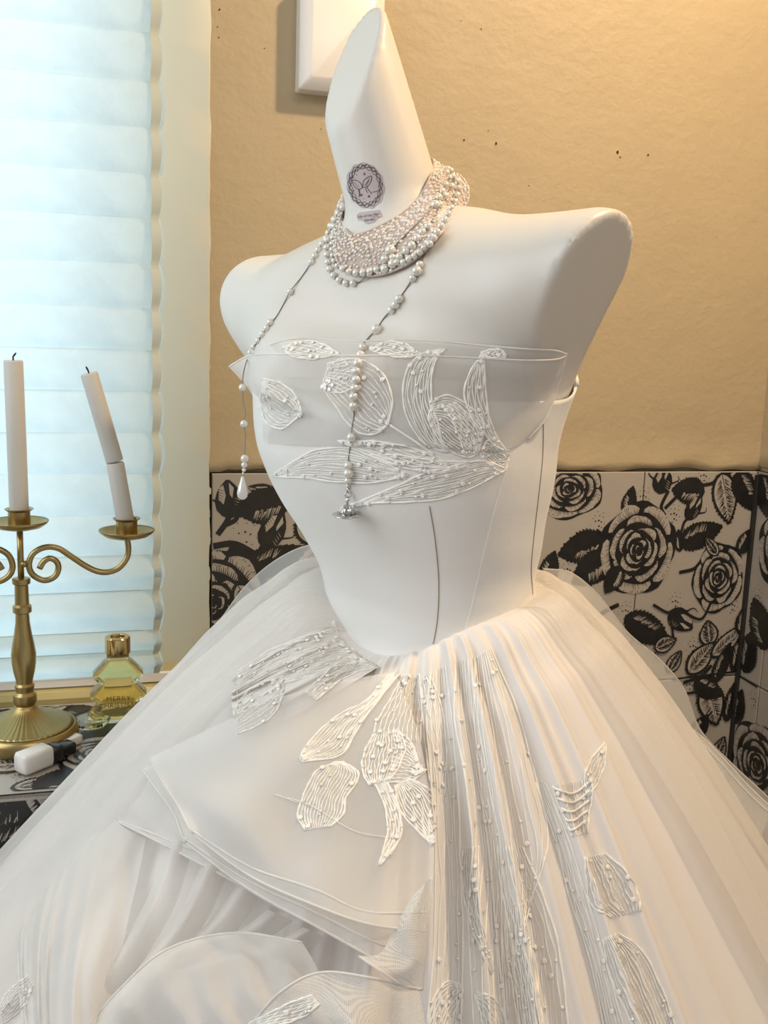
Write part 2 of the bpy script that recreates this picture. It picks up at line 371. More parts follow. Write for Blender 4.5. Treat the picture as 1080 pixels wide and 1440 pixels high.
    def rose(s, c, R, seed=0, sq=1.0, rot=0):
        g = random.Random(seed)
        def Q(r, a): a += rot; return (c[0]+R*r*math.cos(a), c[1]+R*r*sq*math.sin(a))
        n = 40; k5 = g.uniform(0, 6)
        s.fill([Q(.98+.05*math.sin(5*2*math.pi*i/n+k5)+.015*g.uniform(-1, 1), 2*math.pi*i/n) for i in range(n)])
        rings = [(.97, .66, 5, .2), (.72, .50, 5, .9), (.52, .33, 4, .3), (.36, .20, 3, 1.2), (.22, .10, 3, .1), (.085, .0, 1, 0)]
        for ri, (ro, rn, np_, ph) in enumerate(rings):
            if ri: s.fill([Q(ro+.045+.02*math.sin(np_*2*math.pi*i/24+ph), 2*math.pi*i/24) for i in range(24)])
            for p_ in range(np_):
                a0 = ph+k5*.3+2*math.pi*p_/np_+g.uniform(-.1, .1); a1 = a0+2*math.pi/np_*g.uniform(.86, .97); m = 10; o, i_ = [], []
                bow = g.uniform(-.03, .05)
                for q in range(m+1):
                    t = q/m; a = a0+(a1-a0)*t
                    rr = ro-.02+bow*math.sin(math.pi*t*2)+.012*g.uniform(-1, 1)-(.10*(abs(2*t-1)**4)); ii = rn+.05-.02*math.sin(math.pi*t)+.06*t
                    o.append(Q(rr, a)); i_.append(Q(min(ii, rr-.02), a+.06*(1-t)))
                s.fill(o+i_[::-1], True)
                hn = int(22*(ro+.1)) if ri < 4 else 4
                for q in range(hn):
                    t = (q+.5)/hn; a = a0+(a1-a0)*t; ln = (ro-rn)*g.uniform(.22, .62)
                    s.stroke([Q(rn+.035, a), Q(rn+.04+ln, a+.05)], R*.026 if ri < 3 else R*.02)
                    if g.random() < .5: s.stroke([Q(ro-.035, a), Q(ro-.035-ln*.35, a+.02)], R*.02)
        s.fill([Q(.05, 2*math.pi*i/8) for i in range(8)]); s.stroke([Q(.05, 0), Q(.1, 1.5), Q(.12, 3)], R*.03)
    def done(s, name, parent): 
        return s.mb.build(name, [MAT['ink'], MAT['tile']], parent, smooth=False)
R_ = math.radians
SC = .00104
def back_print(clip, items, off=.0078):
    p = Print(lambda a, b, o: wp(a, b, off+o), clip)
    for it in items:
        k = it[0]; c = W(it[1], it[2], off); a = it[3:]
        if k == 'rose': p.rose(c, a[0]*SC, seed=int(it[1]), sq=a[1] if len(a) > 1 else 1)
        elif k == 'leaf': p.leaf(c, R_(a[0]), a[1]*SC*1.1, a[2]*SC*1.1, a[3], seed=int(it[2]))
        elif k == 'bud': p.bud(c, R_(a[0]), a[1]*SC*1.1, a[2]*SC*1.1, int(it[2]), [W(x, y, off) for x, y in a[3]] if len(a) > 3 else None)
        elif k == 'dots': p.dots(c, a[0]*SC if a else .010)
        elif k == 'stem': p.stroke([W(x, y, off) for x, y in a[0]], a[1]*SC, taper=False)
    return p.done('rose_print', wall_back)
it1 = [('dots', 905, 697), ('dots', 948, 722), ('dots', 990, 668), ('dots', 842, 732), ('dots', 798, 800), ('dots', 950, 845), ('dots', 1030, 850), ('dots', 880, 858), ('dots', 975, 908), ('dots', 970, 962), ('dots', 922, 918),
       ('stem', 0, 0, [(935, 725), (930, 712), (940, 690)], 5), ('stem', 0, 0, [(935, 715), (950, 700), (965, 685), (1000, 680), (1030, 662)], 5),
       ('bud', 932, 675, 80, 36, 28), ('leaf', 968, 690, 175, 48, 34, True), ('bud', 976, 714, 60, 36, 22, [(962, 735), (958, 748)]),
       ('leaf', 1020, 700, -75, 72, 36, False), ('leaf', 1048, 690, -60, 62, 34, True), ('leaf', 985, 752, 20, 66, 34, True),
       ('rose', 800, 688, 52, .8), ('leaf', 885, 705, 80, 40, 20, True), ('leaf', 772, 800, 75, 48, 26, True), ('leaf', 818, 770, 195, 66, 40, True), ('leaf', 832, 800, 215, 62, 42, True),
       ('stem', 0, 0, [(870, 850), (850, 860), (820, 880)], 6), ('stem', 0, 0, [(955, 805), (975, 800), (985, 790)], 5), ('leaf', 955, 760, 100, 30, 14, True),
       ('rose', 897, 772, 60, 1.12), ('rose', 1010, 812, 42, 1.25), ('leaf', 1000, 768, 130, 34, 16, False),
       ('bud', 957, 872, -35, 44, 30, [(935, 860), (918, 850)]), ('stem', 0, 0, [(940, 860), (945, 885), (948, 905)], 3),
       ('leaf', 910, 885, -30, 78, 38, True), ('leaf', 996, 890, 100, 36, 28, False), ('leaf', 985, 925, 50, 56, 32, False), ('leaf', 1025, 900, 40, 70, 24, False), ('leaf', 1015, 932, 70, 60, 22, True), ('leaf', 1038, 915, 80, 60, 20, True),
       ('stem', 0, 0, [(945, 955), (985, 950), (1035, 944)], 3), ('leaf', 948, 930, 60, 34, 20, False),
       ('leaf', 1000, 990, -70, 66, 40, False), ('leaf', 995, 968, -30, 50, 30, True), ('leaf', 1028, 985, 80, 60, 22, True), ('leaf', 1010, 1055, 70, 42, 24, False), ('stem', 0, 0, [(965, 975), (985, 970), (1000, 955)], 4), ('rose', 960, 1080, 34), ('leaf', 1045, 870, 80, 44, 22, True), ('stem', 0, 0, [(1000, 935), (985, 950), (960, 960)], 5), ('leaf', 862, 815, 240, 40, 26, True), ('stem', 0, 0, [(838, 745), (850, 752), (860, 750)], 4), ('leaf', 1048, 760, 60, 40, 22, True), ('leaf', 935, 905, 20, 34, 22, False), ('leaf', 1040, 1020, 85, 56, 18, True), ('leaf', 985, 1020, 60, 36, 24, True), ('stem', 0, 0, [(1000, 845), (985, 870), (960, 860)], 4)]
back_print((.003, UC-.012, .10, ZT-.002), it1)
it2 = [('bud', 322, 702, 95, 44, 32), ('stem', 0, 0, [(306, 752), (318, 735), (326, 718)], 7), ('stem', 0, 0, [(318, 738), (332, 730), (336, 712), (350, 702)], 6), ('leaf', 368, 712, 188, 62, 42, True), ('stem', 0, 0, [(390, 706), (400, 702), (412, 700)], 5),
       ('bud', 384, 746, 60, 46, 30, [(368, 768), (362, 778)]), ('dots', 345, 748, 16), ('leaf', 365, 684, 180, 26, 6, True), ('dots', 392, 690, 14), ('leaf', 436, 738, 110, 54, 38, False),
       ('leaf', 378, 790, 20, 96, 34, True), ('leaf', 345, 800, 120, 70, 36, True), ('stem', 0, 0, [(300, 768), (330, 765), (360, 780)], 8), ('rose', 300, 850, 68, 1.1), ('leaf', 350, 850, -60, 60, 30, False),
       ('leaf', 310, 905, 40, 50, 40, False), ('rose', 480, 820, 55), ('leaf', 430, 810, 150, 60, 34, True), ('leaf', 440, 700, 30, 50, 26, True), ('rose', 600, 800, 60), ('leaf', 540, 730, 70, 60, 30, True), ('leaf', 660, 760, 120, 60, 34, False), ('rose', 560, 1000, 60), ('rose', 740, 950, 55), ('leaf', 660, 900, 20, 60, 34, True)]
back_print((.007, UC-.012, .10, ZT-.002), it2)
pr = Print(lambda a, b, o: rp(a, b, .0078+o), (.009, .99, .1, ZT-.003))
for (s_, z_, R) in [(.085, 1.115, .06), (.075, .79, .065), (.36, 1.0, .07), (.7, 1.1, .06), (.55, .75, .06)]: pr.rose((s_, z_), R, int(z_*97))
for (s_, z_, an, L, w_, dk) in [(.03, 1.19, -70, .07, .04, True), (.03, .95, 80, .07, .04, True), (.05, 1.0, 120, .08, .05, True), (.11, .93, 60, .07, .04, False), (.02, .86, 80, .06, .03, True), (.13, 1.02, 20, .08, .05, True), (.22, .9, 45, .08, .05, True), (.25, 1.1, 140, .08, .05, False)]:
    pr.leaf((s_, z_), R_(an), L, w_, dk, int(s_*1000))
pr.dots((.055, .885)); pr.dots((.04, 1.04)); pr.dots((.15, 1.18)); pr.stroke([(.008, .907), (.06, .905)], .003, taper=False)
pr.done('rose_print', rw)
# ---- window casing, frame, glass and sill
cs = MB()
n = 60
cs.grid([[wp(u, .94+1.35*i/n, o) for u, o in [(.0035+.0006*math.sin(i*2.3)+.0006*math.sin(i*5.1), -.004), (.0035+.0006*math.sin(i*2.3)+.0006*math.sin(i*5.1), .0085), (.001, .0105), (-.03, .0105), (-.078, .0105), (-.08, .009), (-.08, -.12)]] for i in range(n+1)])
cso = cs.build('trim_2', MAT['casing'], smooth=True, sharp=35); cso['kind'] = 'structure'
win = MB()
for (u0, u1, z0, z1) in [(-1.0, -.08, .95, 1.0), (-1.0, -.08, 2.2, 2.25), (-.13, -.08, 1.0, 2.2), (-1.0, -.95, 1.0, 2.2), (-.56, -.52, 1.0, 2.2)]:
    win.box(wp((u0+u1)/2, (z0+z1)/2, -.09), ((u1-u0)/2, .025, (z1-z0)/2), (EH, NW, Z))
wo = win.build('window_1', MAT['casing'], smooth=False); wo['kind'] = 'structure'
MAT['glass'] = mat('clear_glass', (1, 1, 1), .02, noise=(3, .1, (.95, 1, 1)), Transmission_Weight=1., IOR=1.45)
MAT['pane'] = sheer('window_pane', (.9, 1, 1), .06, tint=.1, rough=.05)
for (u0, u1) in [(-.95, -.56), (-.52, -.13)]:
    MB().box(wp((u0+u1)/2, 1.6, -.09), ((u1-u0)/2, .002, .6), (EH, NW, Z)).build('pane', MAT['pane'], wo, smooth=False)
MAT['sill'] = mat('varnished_sill', (.50, .40, .17), .22, noise=(12, .5, (.42, .33, .12)), bump=[(30, .2, .001, (1, 1, 8))], Coat_Weight=.4)
sl = MB(); prof = [(-.05, .93), (-.05, .972), (.03, .976), (.085, .978), (.098, .975), (.102, .968), (.100, .9625), (.100, .93)]
sl.grid([[wp(u, z, o) for o, z in prof] for u in (-1.0, -.5, -.01)]); so = sl.build('trim_3', MAT['sill'], sharp=40); so['kind'] = 'structure'
# ---- blind: pleated cloth, every pleat a part
MAT['blind'] = m = bpy.data.materials.new('blind_cloth'); m.use_nodes = True; nt = m.node_tree; N = nt.nodes; L = nt.links
N.remove(N['Principled BSDF']); d = N.new('ShaderNodeBsdfDiffuse'); d.inputs[0].default_value = (.72, .78, .78, 1)
t = N.new('ShaderNodeBsdfTranslucent'); tc = N.new('ShaderNodeTexCoord'); n1 = N.new('ShaderNodeTexNoise'); n1.inputs['Scale'].default_value = 26; n1.inputs['Detail'].default_value = 8
r1 = N.new('ShaderNodeValToRGB'); r1.color_ramp.elements[0].position = .3; r1.color_ramp.elements[0].color = (.60, .73, .78, 1); r1.color_ramp.elements[1].position = .7; r1.color_ramp.elements[1].color = (.74, .87, .90, 1)
L.new(tc.outputs['Object'], n1.inputs['Vector']); L.new(n1.outputs[0], r1.inputs[0]); L.new(r1.outputs[0], t.inputs[0])
x = N.new('ShaderNodeMixShader'); x.inputs[0].default_value = .62; L.new(d.outputs[0], x.inputs[1]); L.new(t.outputs[0], x.inputs[2]); L.new(x.outputs[0], N['Material Output'].inputs[0])
n2 = N.new('ShaderNodeTexNoise'); n2.inputs['Scale'].default_value = 300; L.new(tc.outputs['Object'], n2.inputs['Vector']); u = N.new('ShaderNodeBump'); u.inputs['Strength'].default_value = .3; u.inputs['Distance'].default_value = .001
L.new(n2.outputs[0], u.inputs['Height']); L.new(u.outputs[0], d.inputs['Normal']); L.new(u.outputs[0], t.inputs['Normal'])
BO = .085
creases = [35-67*3, 35-67*2, 35-67, 35, 105, 172, 238, 301, 367, 430, 490, 549, 609, 667, 726, 785, 836, 893, 922, 947]
zs = [W(100, y, BO)[1] for y in creases]; zs[-1] = .986; zs = [zs[0]+.25, zs[0]+.19, zs[0]+.125, zs[0]+.062]+zs
bl = empty('pleated_blind', wp(-.5, .986, BO), 'white translucent pleated blind glowing with daylight behind the candelabra', 'blind')
UE = W(226, 500, BO)[0]
for i in range(len(zs)-1):
    za, zb = zs[i], zs[i+1]; G = []; low = i >= len(zs)-5; m_ = 8
    for j in range(m_+1):
        t_ = j/m_; row = []
        for q in range(25):
            f_ = q/24; uu = -.98+(UE+.0+.98)*f_
            wave = .0045*math.sin(math.pi*t_)+(.007*math.sin(math.pi*t_)**2 if low else 0)
            sag = (-.006*math.sin(f_*3.1+1)*(1 if low else .15))
            e_ = .004*math.sin(math.pi*t_)*(f_**14)+(.0015*math.sin(i*1.7) if q == 24 else 0)+(.004*(i-12)/12. if q == 24 else 0)*-1
            row.append(wp(uu+e_, za+(zb-za)*t_+sag*.5, BO+wave-.0012*(t_ > .93)+.002*math.sin(uu*9+i)))
        G.append(row)
    MB().grid(G).build('pleat', MAT['blind'], bl)
MAT['edgeshade'] = mat('blind_edge_shade', (.50, .50, .40), .8, noise=(40, .4, (.56, .56, .47)))  # tan strip stands in for the shading along the blind's right edge
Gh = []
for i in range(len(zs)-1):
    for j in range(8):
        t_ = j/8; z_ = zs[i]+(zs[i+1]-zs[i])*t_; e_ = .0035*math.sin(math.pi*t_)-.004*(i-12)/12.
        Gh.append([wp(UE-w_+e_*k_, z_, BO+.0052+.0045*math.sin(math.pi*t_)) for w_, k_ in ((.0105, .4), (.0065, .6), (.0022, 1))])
MB().grid(Gh).build('edge_shading', MAT['edgeshade'], bl)
MB().box(wp(-.5, .984, BO+.003), (.47, .004, .005), (EH, NW, Z)).build('bottom_rail', MAT['white_plastic'], bl, smooth=False)
MB().box(wp(-.5, zs[0]+.012, BO), (.48, .015, .016), (EH, NW, Z)).build('head_rail', MAT['white_plastic'], bl, smooth=False)
# ---- tiled ledge under the window
LF = at_z(0, 1118, ZL); LFd = (LF-O_).dot(NW)
print('ledge front offset', LFd)
LU1 = -.02
lg = MB().box(wp((-.95+LU1)/2, (ZL-.008)/2, (LFd-.008+.0)/2+.004), ((LU1+.95)/2, (LFd-.012)/2-.004, (ZL-.008)/2), (EH, NW, Z)).build('tiled_ledge', MAT['grout'], smooth=False); lg['kind'] = 'structure'
for k in range(4):
    u1 = LU1-k*.27; u0 = max(-.95, u1-.27)
    put_tile(lg, wp((u0+u1)/2, ZL-.0065, LFd/2+.05), EH, NW*-1, Z, u1-u0, LFd-.10)
    for j in range(3):
        z1 = ZL-.004-j*TS; z0 = z1-TS; put_tile(lg, wp((u0+u1)/2, (z0+z1)/2, LFd-.0075), EH, Z, NW, u1-u0, z1-z0)
MB().box(wp((-.95+LU1)/2, ZL-.003, LFd-.003), ((LU1+.95)/2, .0022, .0022), (EH, NW, Z)).build('ledge_edging', MAT['grout'], lg, smooth=False)
def LU(px, py): q = at_z(px, py, ZL)-O_; return q.dot(EH), q.dot(NW)
lt = Print(lambda a, b, o: O_+EH*a+NW*b+Z*(ZL+.0004+o), (-.95, LU1, .11, LFd-.006))
for (px, py, an, L_, w_, dk) in [(5, 1075, 175, .07, .04, False), (60, 1102, 10, .06, .03, False), (100, 1095, 30, .08, .05, True), (120, 1068, 60, .07, .04, True), (90, 1000, 10, .07, .04, True), (160, 1030, 20, .08, .05, True), (190, 1000, 160, .08, .05, True), (20, 1000, 30, .07, .04, True)]:
    lt.leaf(LU(px, py), R_(-an), L_, w_, dk, px)
for px, py in [(27, 1090), (110, 1020)]: lt.dots(LU(px, py), .008)
for px, py in [(140, 1060), (-60, 1040), (60, 985)]: lt.rose(LU(px, py), .045, px)
lt.done('rose_print', lg)
lp = Print(lambda a, b, o: wp(a, b, LFd-.0008+o), (-.95, LU1, .1, ZL-.008))
def LW(px, py): return W(px, py, LFd)
for (px, py, an, L_, w_, dk) in [(8, 1145, 60, .075, .06, True), (15, 1170, 30, .09, .04, True), (60, 1125, -80, .06, .035, False), (20, 1185, 20, .1, .04, True), (75, 1120, -75, .05, .035, False), (-60, 1150, 20, .1, .05, True)]:
    lp.leaf(LW(px, py), R_(an), L_, w_, dk, px)
lp.rose((-.1, .8), .06, 5); lp.rose((-.5, .7), .07, 9); lp.leaf((-.3, .75), 1, .1, .05, True, 3)
lp.done('rose_print', lg)
# ---- junction box on the wall
u0, zb = W(415, 131, .006); u1, _ = W(531, 100, .006); zt = zb+.118
jb = MB(); T = .040
def rect(u0, u1, z0, z1, o, r):
    q = []
    for cx_, cz, a0 in [(u1-r, z0+r, -90), (u1-r, z1-r, 0), (u0+r, z1-r, 90), (u0+r, z0+r, 180)]:
        for k in range(5): a = R_(a0+k*22.5); q.append(wp(cx_+r*math.cos(a), cz+r*math.sin(a), o))
    return q
G = [rect(u0, u1, zb, zt, .006, .003), rect(u0, u1, zb, zt, .030, .003), rect(u0+.0015, u1-.0015, zb+.0015, zt-.0015, .032, .003), rect(u0+.012, u1-.012, zb+.012, zt-.012, T, .004), rect(u0+.014, u1-.014, zb+.014, zt-.014, T+.001, .004)]
jb.grid(G, closed=True); jb.f.append(tuple(range(80, 100)))
jb.mi.append(0)
jo = empty('junction_box', wp((u0+u1)/2, zb, .006), 'white square plastic junction box mounted on the beige plaster wall', 'box')
jb.build('cover', MAT['white_plastic'], jo, sharp=30)
MB().lathe([(.004, 0), (.0045, .003), (.003, .004)], wp((u0+u1)/2+.004, zb+.004, .012), 12, (EH, Z, NW)).build('latch', MAT['white_plastic'], jo)
# ------------------------------------------------------------------ mannequin body as one smooth surface
PSI = math.radians(38)
LAT = np.array([math.cos(PSI), -math.sin(PSI), 0]); FWD = np.array([-math.sin(PSI), -math.cos(PSI), 0]); UP = np.array([0, 0, 1.])
DB = .83
def A(p): return np.array(tuple(p), float)
rows = [(420, 352, 765), (480, 352, 762), (545, 366, 764), (600, 368, 766), (640, 374, 763), (680, 388, 757), (715, 408, 750), (750, 432, 746), (790, 455, 738),
        (830, 468, 734), (870, 470, 733), (930, 452, 755), (1050, 430, 785), (1200, 440, 790)]
tw = []; tc_ = []; ta = []; tb = []
for (y, xl, xr) in rows:
    c = A(P((xl+xr)/2, y, DB)); hp = (xr-xl)/2*DB/F
    k = .84 if y < 680 else .82
    a = hp/math.sqrt(math.cos(PSI)**2+(k*math.sin(PSI))**2)
    tw.append(c[2]); tc_.append(c[:2]); ta.append(a); tb.append(a*k)
o_ = np.argsort(tw); tw = np.array(tw)[o_]; tc_ = np.array(tc_)[o_]; ta = np.array(ta)[o_]; tb = np.array(tb)[o_]
WZ = np.linspace(tw[0], tw[-1], 240)
def sm(v):
    v = np.interp(WZ, tw, v); g = np.exp(-np.linspace(-2, 2, 17)**2); g /= g.sum()
    return np.convolve(np.pad(v, 8, mode='edge'), g, 'valid')
CX, CY, AA, BB = sm(tc_[:, 0]), sm(tc_[:, 1]), sm(ta), sm(tb)
def axis_c(z): return np.interp(z, WZ, CX), np.interp(z, WZ, CY)
def smin(a, b, k):
    h = np.clip(.5+.5*(b-a)/k, 0, 1); return b*(1-h)+a*h-k*h*(1-h)
def smax(a, b, k): return -smin(-a, -b, k)
def ell(p, c, r):
    q = p-c; q = np.stack([q@LAT/r[0], q@FWD/r[1], q@UP/r[2]], -1); k0 = np.linalg.norm(q, axis=-1)
    k1 = np.linalg.norm(q/np.array(r), axis=-1)+1e-9; return k0*(k0-1)/k1
def cone(p, a, b, ra, rb, sq=1.0):
    ba = b-a; t = np.clip(((p-a)@ba)/(ba@ba), 0, 1); q = p-a-t[..., None]*ba
    f = q@FWD; q = q+np.outer(f*(sq-1), FWD).reshape(q.shape)
    return np.linalg.norm(q, axis=-1)-(ra+(rb-ra)*t)
SN = A(P(838, 385, .705)); SF = A(P(375, 424, .95)); CN = A(P(640, 408, .79)); CF = A(P(465, 440, .89))
NB = A(P(568, 335, .835)); NT = A(P(488, 50, .80))
NCUT = A(P(496, 118, .79)); NN = A(rt*-.80+up*.30-fw*.52); NN /= np.linalg.norm(NN)
CNEAR = A(P(826, 385, .70)); NNEAR = LAT*.90+UP*(-.40)+FWD*.03; NNEAR /= np.linalg.norm(NNEAR)
CFAR = A(P(325, 425, .955)); NFAR = -LAT*.93-UP*.36; NFAR /= np.linalg.norm(NFAR)
BL = A(P(468, 612, .785)); BR = A(P(655, 612, .72))
def body_sdf(p):
    x = np.interp(p[..., 2], WZ, CX); y = np.interp(p[..., 2], WZ, CY); a = np.interp(p[..., 2], WZ, AA); b = np.interp(p[..., 2], WZ, BB)
    dx = p[..., 0]-x; dy = p[..., 1]-y; u = dx*LAT[0]+dy*LAT[1]; v = dx*FWD[0]+dy*FWD[1]
    # full bodied rounded section
    n = 2.25
    q = (np.abs(u/a)**n+np.abs(v/b)**n)**(1/n)
    d = (q-1)*np.minimum(a, b)
    d = smax(d, (p[..., 2]-P(590, 480, DB).z), .05)
    d = smax(d, -(p[..., 2]-(WZ[0]+.01)), .01)
    ch = ell(p, A(P(585, 478, .835)), (.15, .072, .102))
    sh = smin(cone(p, CN, SN, .05, .045, .92), cone(p, CF, SF, .048, .042, .92), .03)
    sh = smin(sh, cone(p, A(P(560, 428, .84)), CN, .05, .05), .02); sh = smin(sh, cone(p, A(P(560, 428, .84)), CF, .05, .048), .02)
    sh = smin(sh, cone(p, A(P(690, 440, .775)), A(P(745, 425, .74)), .055, .040, .9), .03); sh = smin(sh, cone(p, A(P(470, 465, .88)), A(P(415, 460, .93)), .055, .05, .9), .03)
    s_ = smin(ch, sh, .035)
    s_ = smax(s_, (p-CNEAR)@NNEAR, .005); s_ = smax(s_, (p-CFAR)@NFAR, .005)
    d = smin(d, s_, .028)
    nk = cone(p, NB, NT, .0405, .0350)
    d = smin(d, nk, .022)
    d = smax(d, (p-NCUT)@NN, .004)
    return d
def surface_nets(fn, lo, hi, h):
    nx, ny, nz = [int((hi[i]-lo[i])/h)+1 for i in range(3)]
    xs = lo[0]+h*np.arange(nx); ys = lo[1]+h*np.arange(ny); zs = lo[2]+h*np.arange(nz)
    V = np.empty((nx, ny, nz))
    for i in range(nx):
        g = np.stack(np.meshgrid([xs[i]], ys, zs, indexing='ij'), -1).reshape(-1, 3); V[i] = fn(g).reshape(ny, nz)
    I = V < 0
    cnt = np.zeros((nx-1, ny-1, nz-1)); acc = np.zeros((nx-1, ny-1, nz-1, 3))
    offs = [(i, j, k) for i in (0, 1) for j in (0, 1) for k in (0, 1)]
    def sl(o): return tuple(slice(o[i], V.shape[i]-1+o[i]) for i in range(3))
    for a in offs:
        for ax in range(3):
            if a[ax]: continue
            b = list(a); b[ax] = 1; va, vb = V[sl(a)], V[sl(b)]; m = (va < 0) != (vb < 0)
            t = np.where(m, va/np.where(m, va-vb, 1), 0)
            for c in range(3): acc[..., c] += np.where(m, a[c]+(t if c == ax else 0), 0)
            cnt += m
    mk = cnt > 0; idx = -np.ones(cnt.shape, int); idx[mk] = np.arange(mk.sum())
    ii = np.argwhere(mk); vv = np.array(lo)+h*(ii+acc[mk]/cnt[mk][:, None])
    F_ = []
    for ax in range(3):
        o1, o2 = [(1, 2), (2, 0), (0, 1)][ax]
        s0 = [slice(1, -1)]*3; s0[ax] = slice(0, -1); s1 = list(s0); s1[ax] = slice(1, None)
        a, b = I[tuple(s0)], I[tuple(s1)]
        for flip, m in ((0, a & ~b), (1, ~a & b)):
            e = np.argwhere(m)
            if not len(e): continue
            e = e+1; e[:, ax] -= 1
            def g(d1, d2):
                q = e.copy(); q[:, o1] -= d1; q[:, o2] -= d2; return idx[q[:, 0], q[:, 1], q[:, 2]]
            f = np.stack([g(1, 1), g(0, 1), g(0, 0), g(1, 0)], 1)
            F_.append(f[:, ::-1] if flip else f)
    return vv, np.vstack(F_)
vv, ff = surface_nets(body_sdf, (-.21, .58, P(600, 1100, .83).z), (.24, 1.07, 1.80), .0042)
# one Newton step onto the surface
for _ in range(2):
    e = 1e-4; d0 = body_sdf(vv); g = np.stack([(body_sdf(vv+np.eye(3)[k]*e)-d0)/e for k in range(3)], 1)
    vv = vv-g*(np.clip(d0, -.002, .002)/np.maximum(.2, (g**2).sum(1)))[:, None]
gfoot = Vector((axis_c(1.1)[0], axis_c(1.1)[1], 0))
mann = empty('mannequin', gfoot, 'white headless shop mannequin with slanted neck cap wearing the wedding dress', 'mannequin')
mb = MB(); mb.v = [tuple(p) for p in vv]; mb.f = [tuple(int(i) for i in q) for q in ff]; mb.mi = [0]*len(mb.f)
bodyo = mb.build('torso', MAT['fibre'], mann)
st = MB(); st.lathe([(.16, 0), (.165, .006), (.16, .014), (.03, .03), (.016, .05), (.016, 1.05-.0)], (gfoot.x, gfoot.y, .0), 24)
st.build('stand', MAT['silver'], mann)
def bvh_of(objs):
    V = []; Fc = []
    for o in objs:
        n = len(V); l = WL[o.name]
        V += [tuple(Vector(v.co)+l) for v in o.data.vertices]; Fc += [tuple(i+n for i in p.vertices) for p in o.data.polygons]
    return BVHTree.FromPolygons(V, Fc)
def rayhit(bvh, px, py, lift=0):
    d = ray(px, py).normalized(); h = bvh.ray_cast(CAM, d)
    if h[0] is None: return None
    n = h[1]
    if n.dot(d) > 0: n = -n
    return h[0]+n*lift, n
BODY = bvh_of([bodyo])
def radial(th, z, off):
    """radius at which the body's surface (grown by off) lies, in direction th at height z"""
    cx, cy = axis_c(z); lo = np.full(th.shape, .02); hi = np.full(th.shape, .24)
    for _ in range(18):
        m = (lo+hi)/2; p = np.stack([cx+m*np.cos(th), cy+m*np.sin(th), z], -1); ins = body_sdf(p) < off
        lo = np.where(ins, m, lo); hi = np.where(ins, hi, m)
    return lo, cx, cy
THF = math.atan2(FWD[1], FWD[0])
def dang(t, c): return (t-c+math.pi) % (2*math.pi)-math.pi
ZW0 = P(757, 834, .82).z; DIP = ZW0-P(600, 941, .745).z
def zwaist(th): d = np.abs(dang(th, THF+.10)); return ZW0-DIP*np.exp(-(d/.85)**2.2)
ZTB = P(372, 545, .86).z
# ------------------------------------------------------------------ wedding dress
dress = empty('wedding_dress', (gfoot.x, gfoot.y, .02), 'white strapless satin and tulle ball gown with embroidered flowers on the mannequin', 'dress')
NT_ = 160; TH = np.linspace(-math.pi, math.pi, NT_+1)[:-1]
ZR_ = P(800, 497, .80).z; ZFR = P(560, 556, .75).z
thr = math.atan2(P(800, 500, .80).y-axis_c(ZFR)[1], P(800, 500, .80).x-axis_c(ZFR)[0])
def ztop(th): return ZFR+(ZR_-ZFR)*np.exp(-(dang(th, thr+.45)/.55)**4)
zw, ztp = zwaist(TH), ztop(TH)
G = []
nb = 46
for i in range(nb+1):
    t = i/nb; z = (zw-.006)*(1-t)+ztp*t; r, cx, cy = radial(TH, z, .0035)
    wr = .0007*np.sin(TH*3+z*70)*np.exp(-((t-.62)/.2)**2)+.0006*np.sin(z*160+TH*2)*np.exp(-(t/.25)**2)
    G.append([(cx[k]+(r[k]+wr[k])*math.cos(TH[k]), cy[k]+(r[k]+wr[k])*math.sin(TH[k]), z[k]) for k in range(NT_)])
r, cx, cy = radial(TH, ztp-.001, .0005); G.append([(cx[k]+(r[k]+.0015)*math.cos(TH[k]), cy[k]+(r[k]+.0015)*math.sin(TH[k]), ztp[k]-.001) for k in range(NT_)])
bodice = MB().grid(G, closed=True).build('bodice', MAT['satin'], dress)
BB_ = bvh_of([bodice])
def on(bvh, pts, lift=.0006, n=None):
    """points of a pixel path dropped onto a surface"""
    q = cr([(a, b, 0) for a, b in pts], n or max(4, int(sum(math.hypot(pts[i+1][0]-pts[i][0], pts[i+1][1]-pts[i][1]) for i in range(len(pts)-1))/5))) if len(pts) > 1 else pts
    o = []
    for p in q:
        h = rayhit(bvh, p[0], p[1], lift)
        if h: o.append(h[0])
    return o
# seams and piping
for pts in ([(604, 712), (612, 760), (617, 820), (614, 880), (601, 939)], [(764, 592), (763, 640), (757, 700), (750, 760), (747, 800), (749, 836)]):
    p = on(BB_, pts, .0001); MB().tube(p, .00045, 5).build('seam', MAT['seam'], dress)
p = on(BB_, [(716, 645), (702, 690), (682, 770), (664, 850), (641, 928)], .0000); MB().tube(p, .0006, 5).build('seam', MAT['satin'], dress)
pipe = [Vector(G[nb][k]) for k in range(NT_)]; kk = [k for k in range(NT_) if abs(dang(TH[k], thr+.45)) < .62]
MB().tube([pipe[k]+Vector((0, 0, .0005)) for k in kk], .0019, 7).build('piping', MAT['satin'], dress)
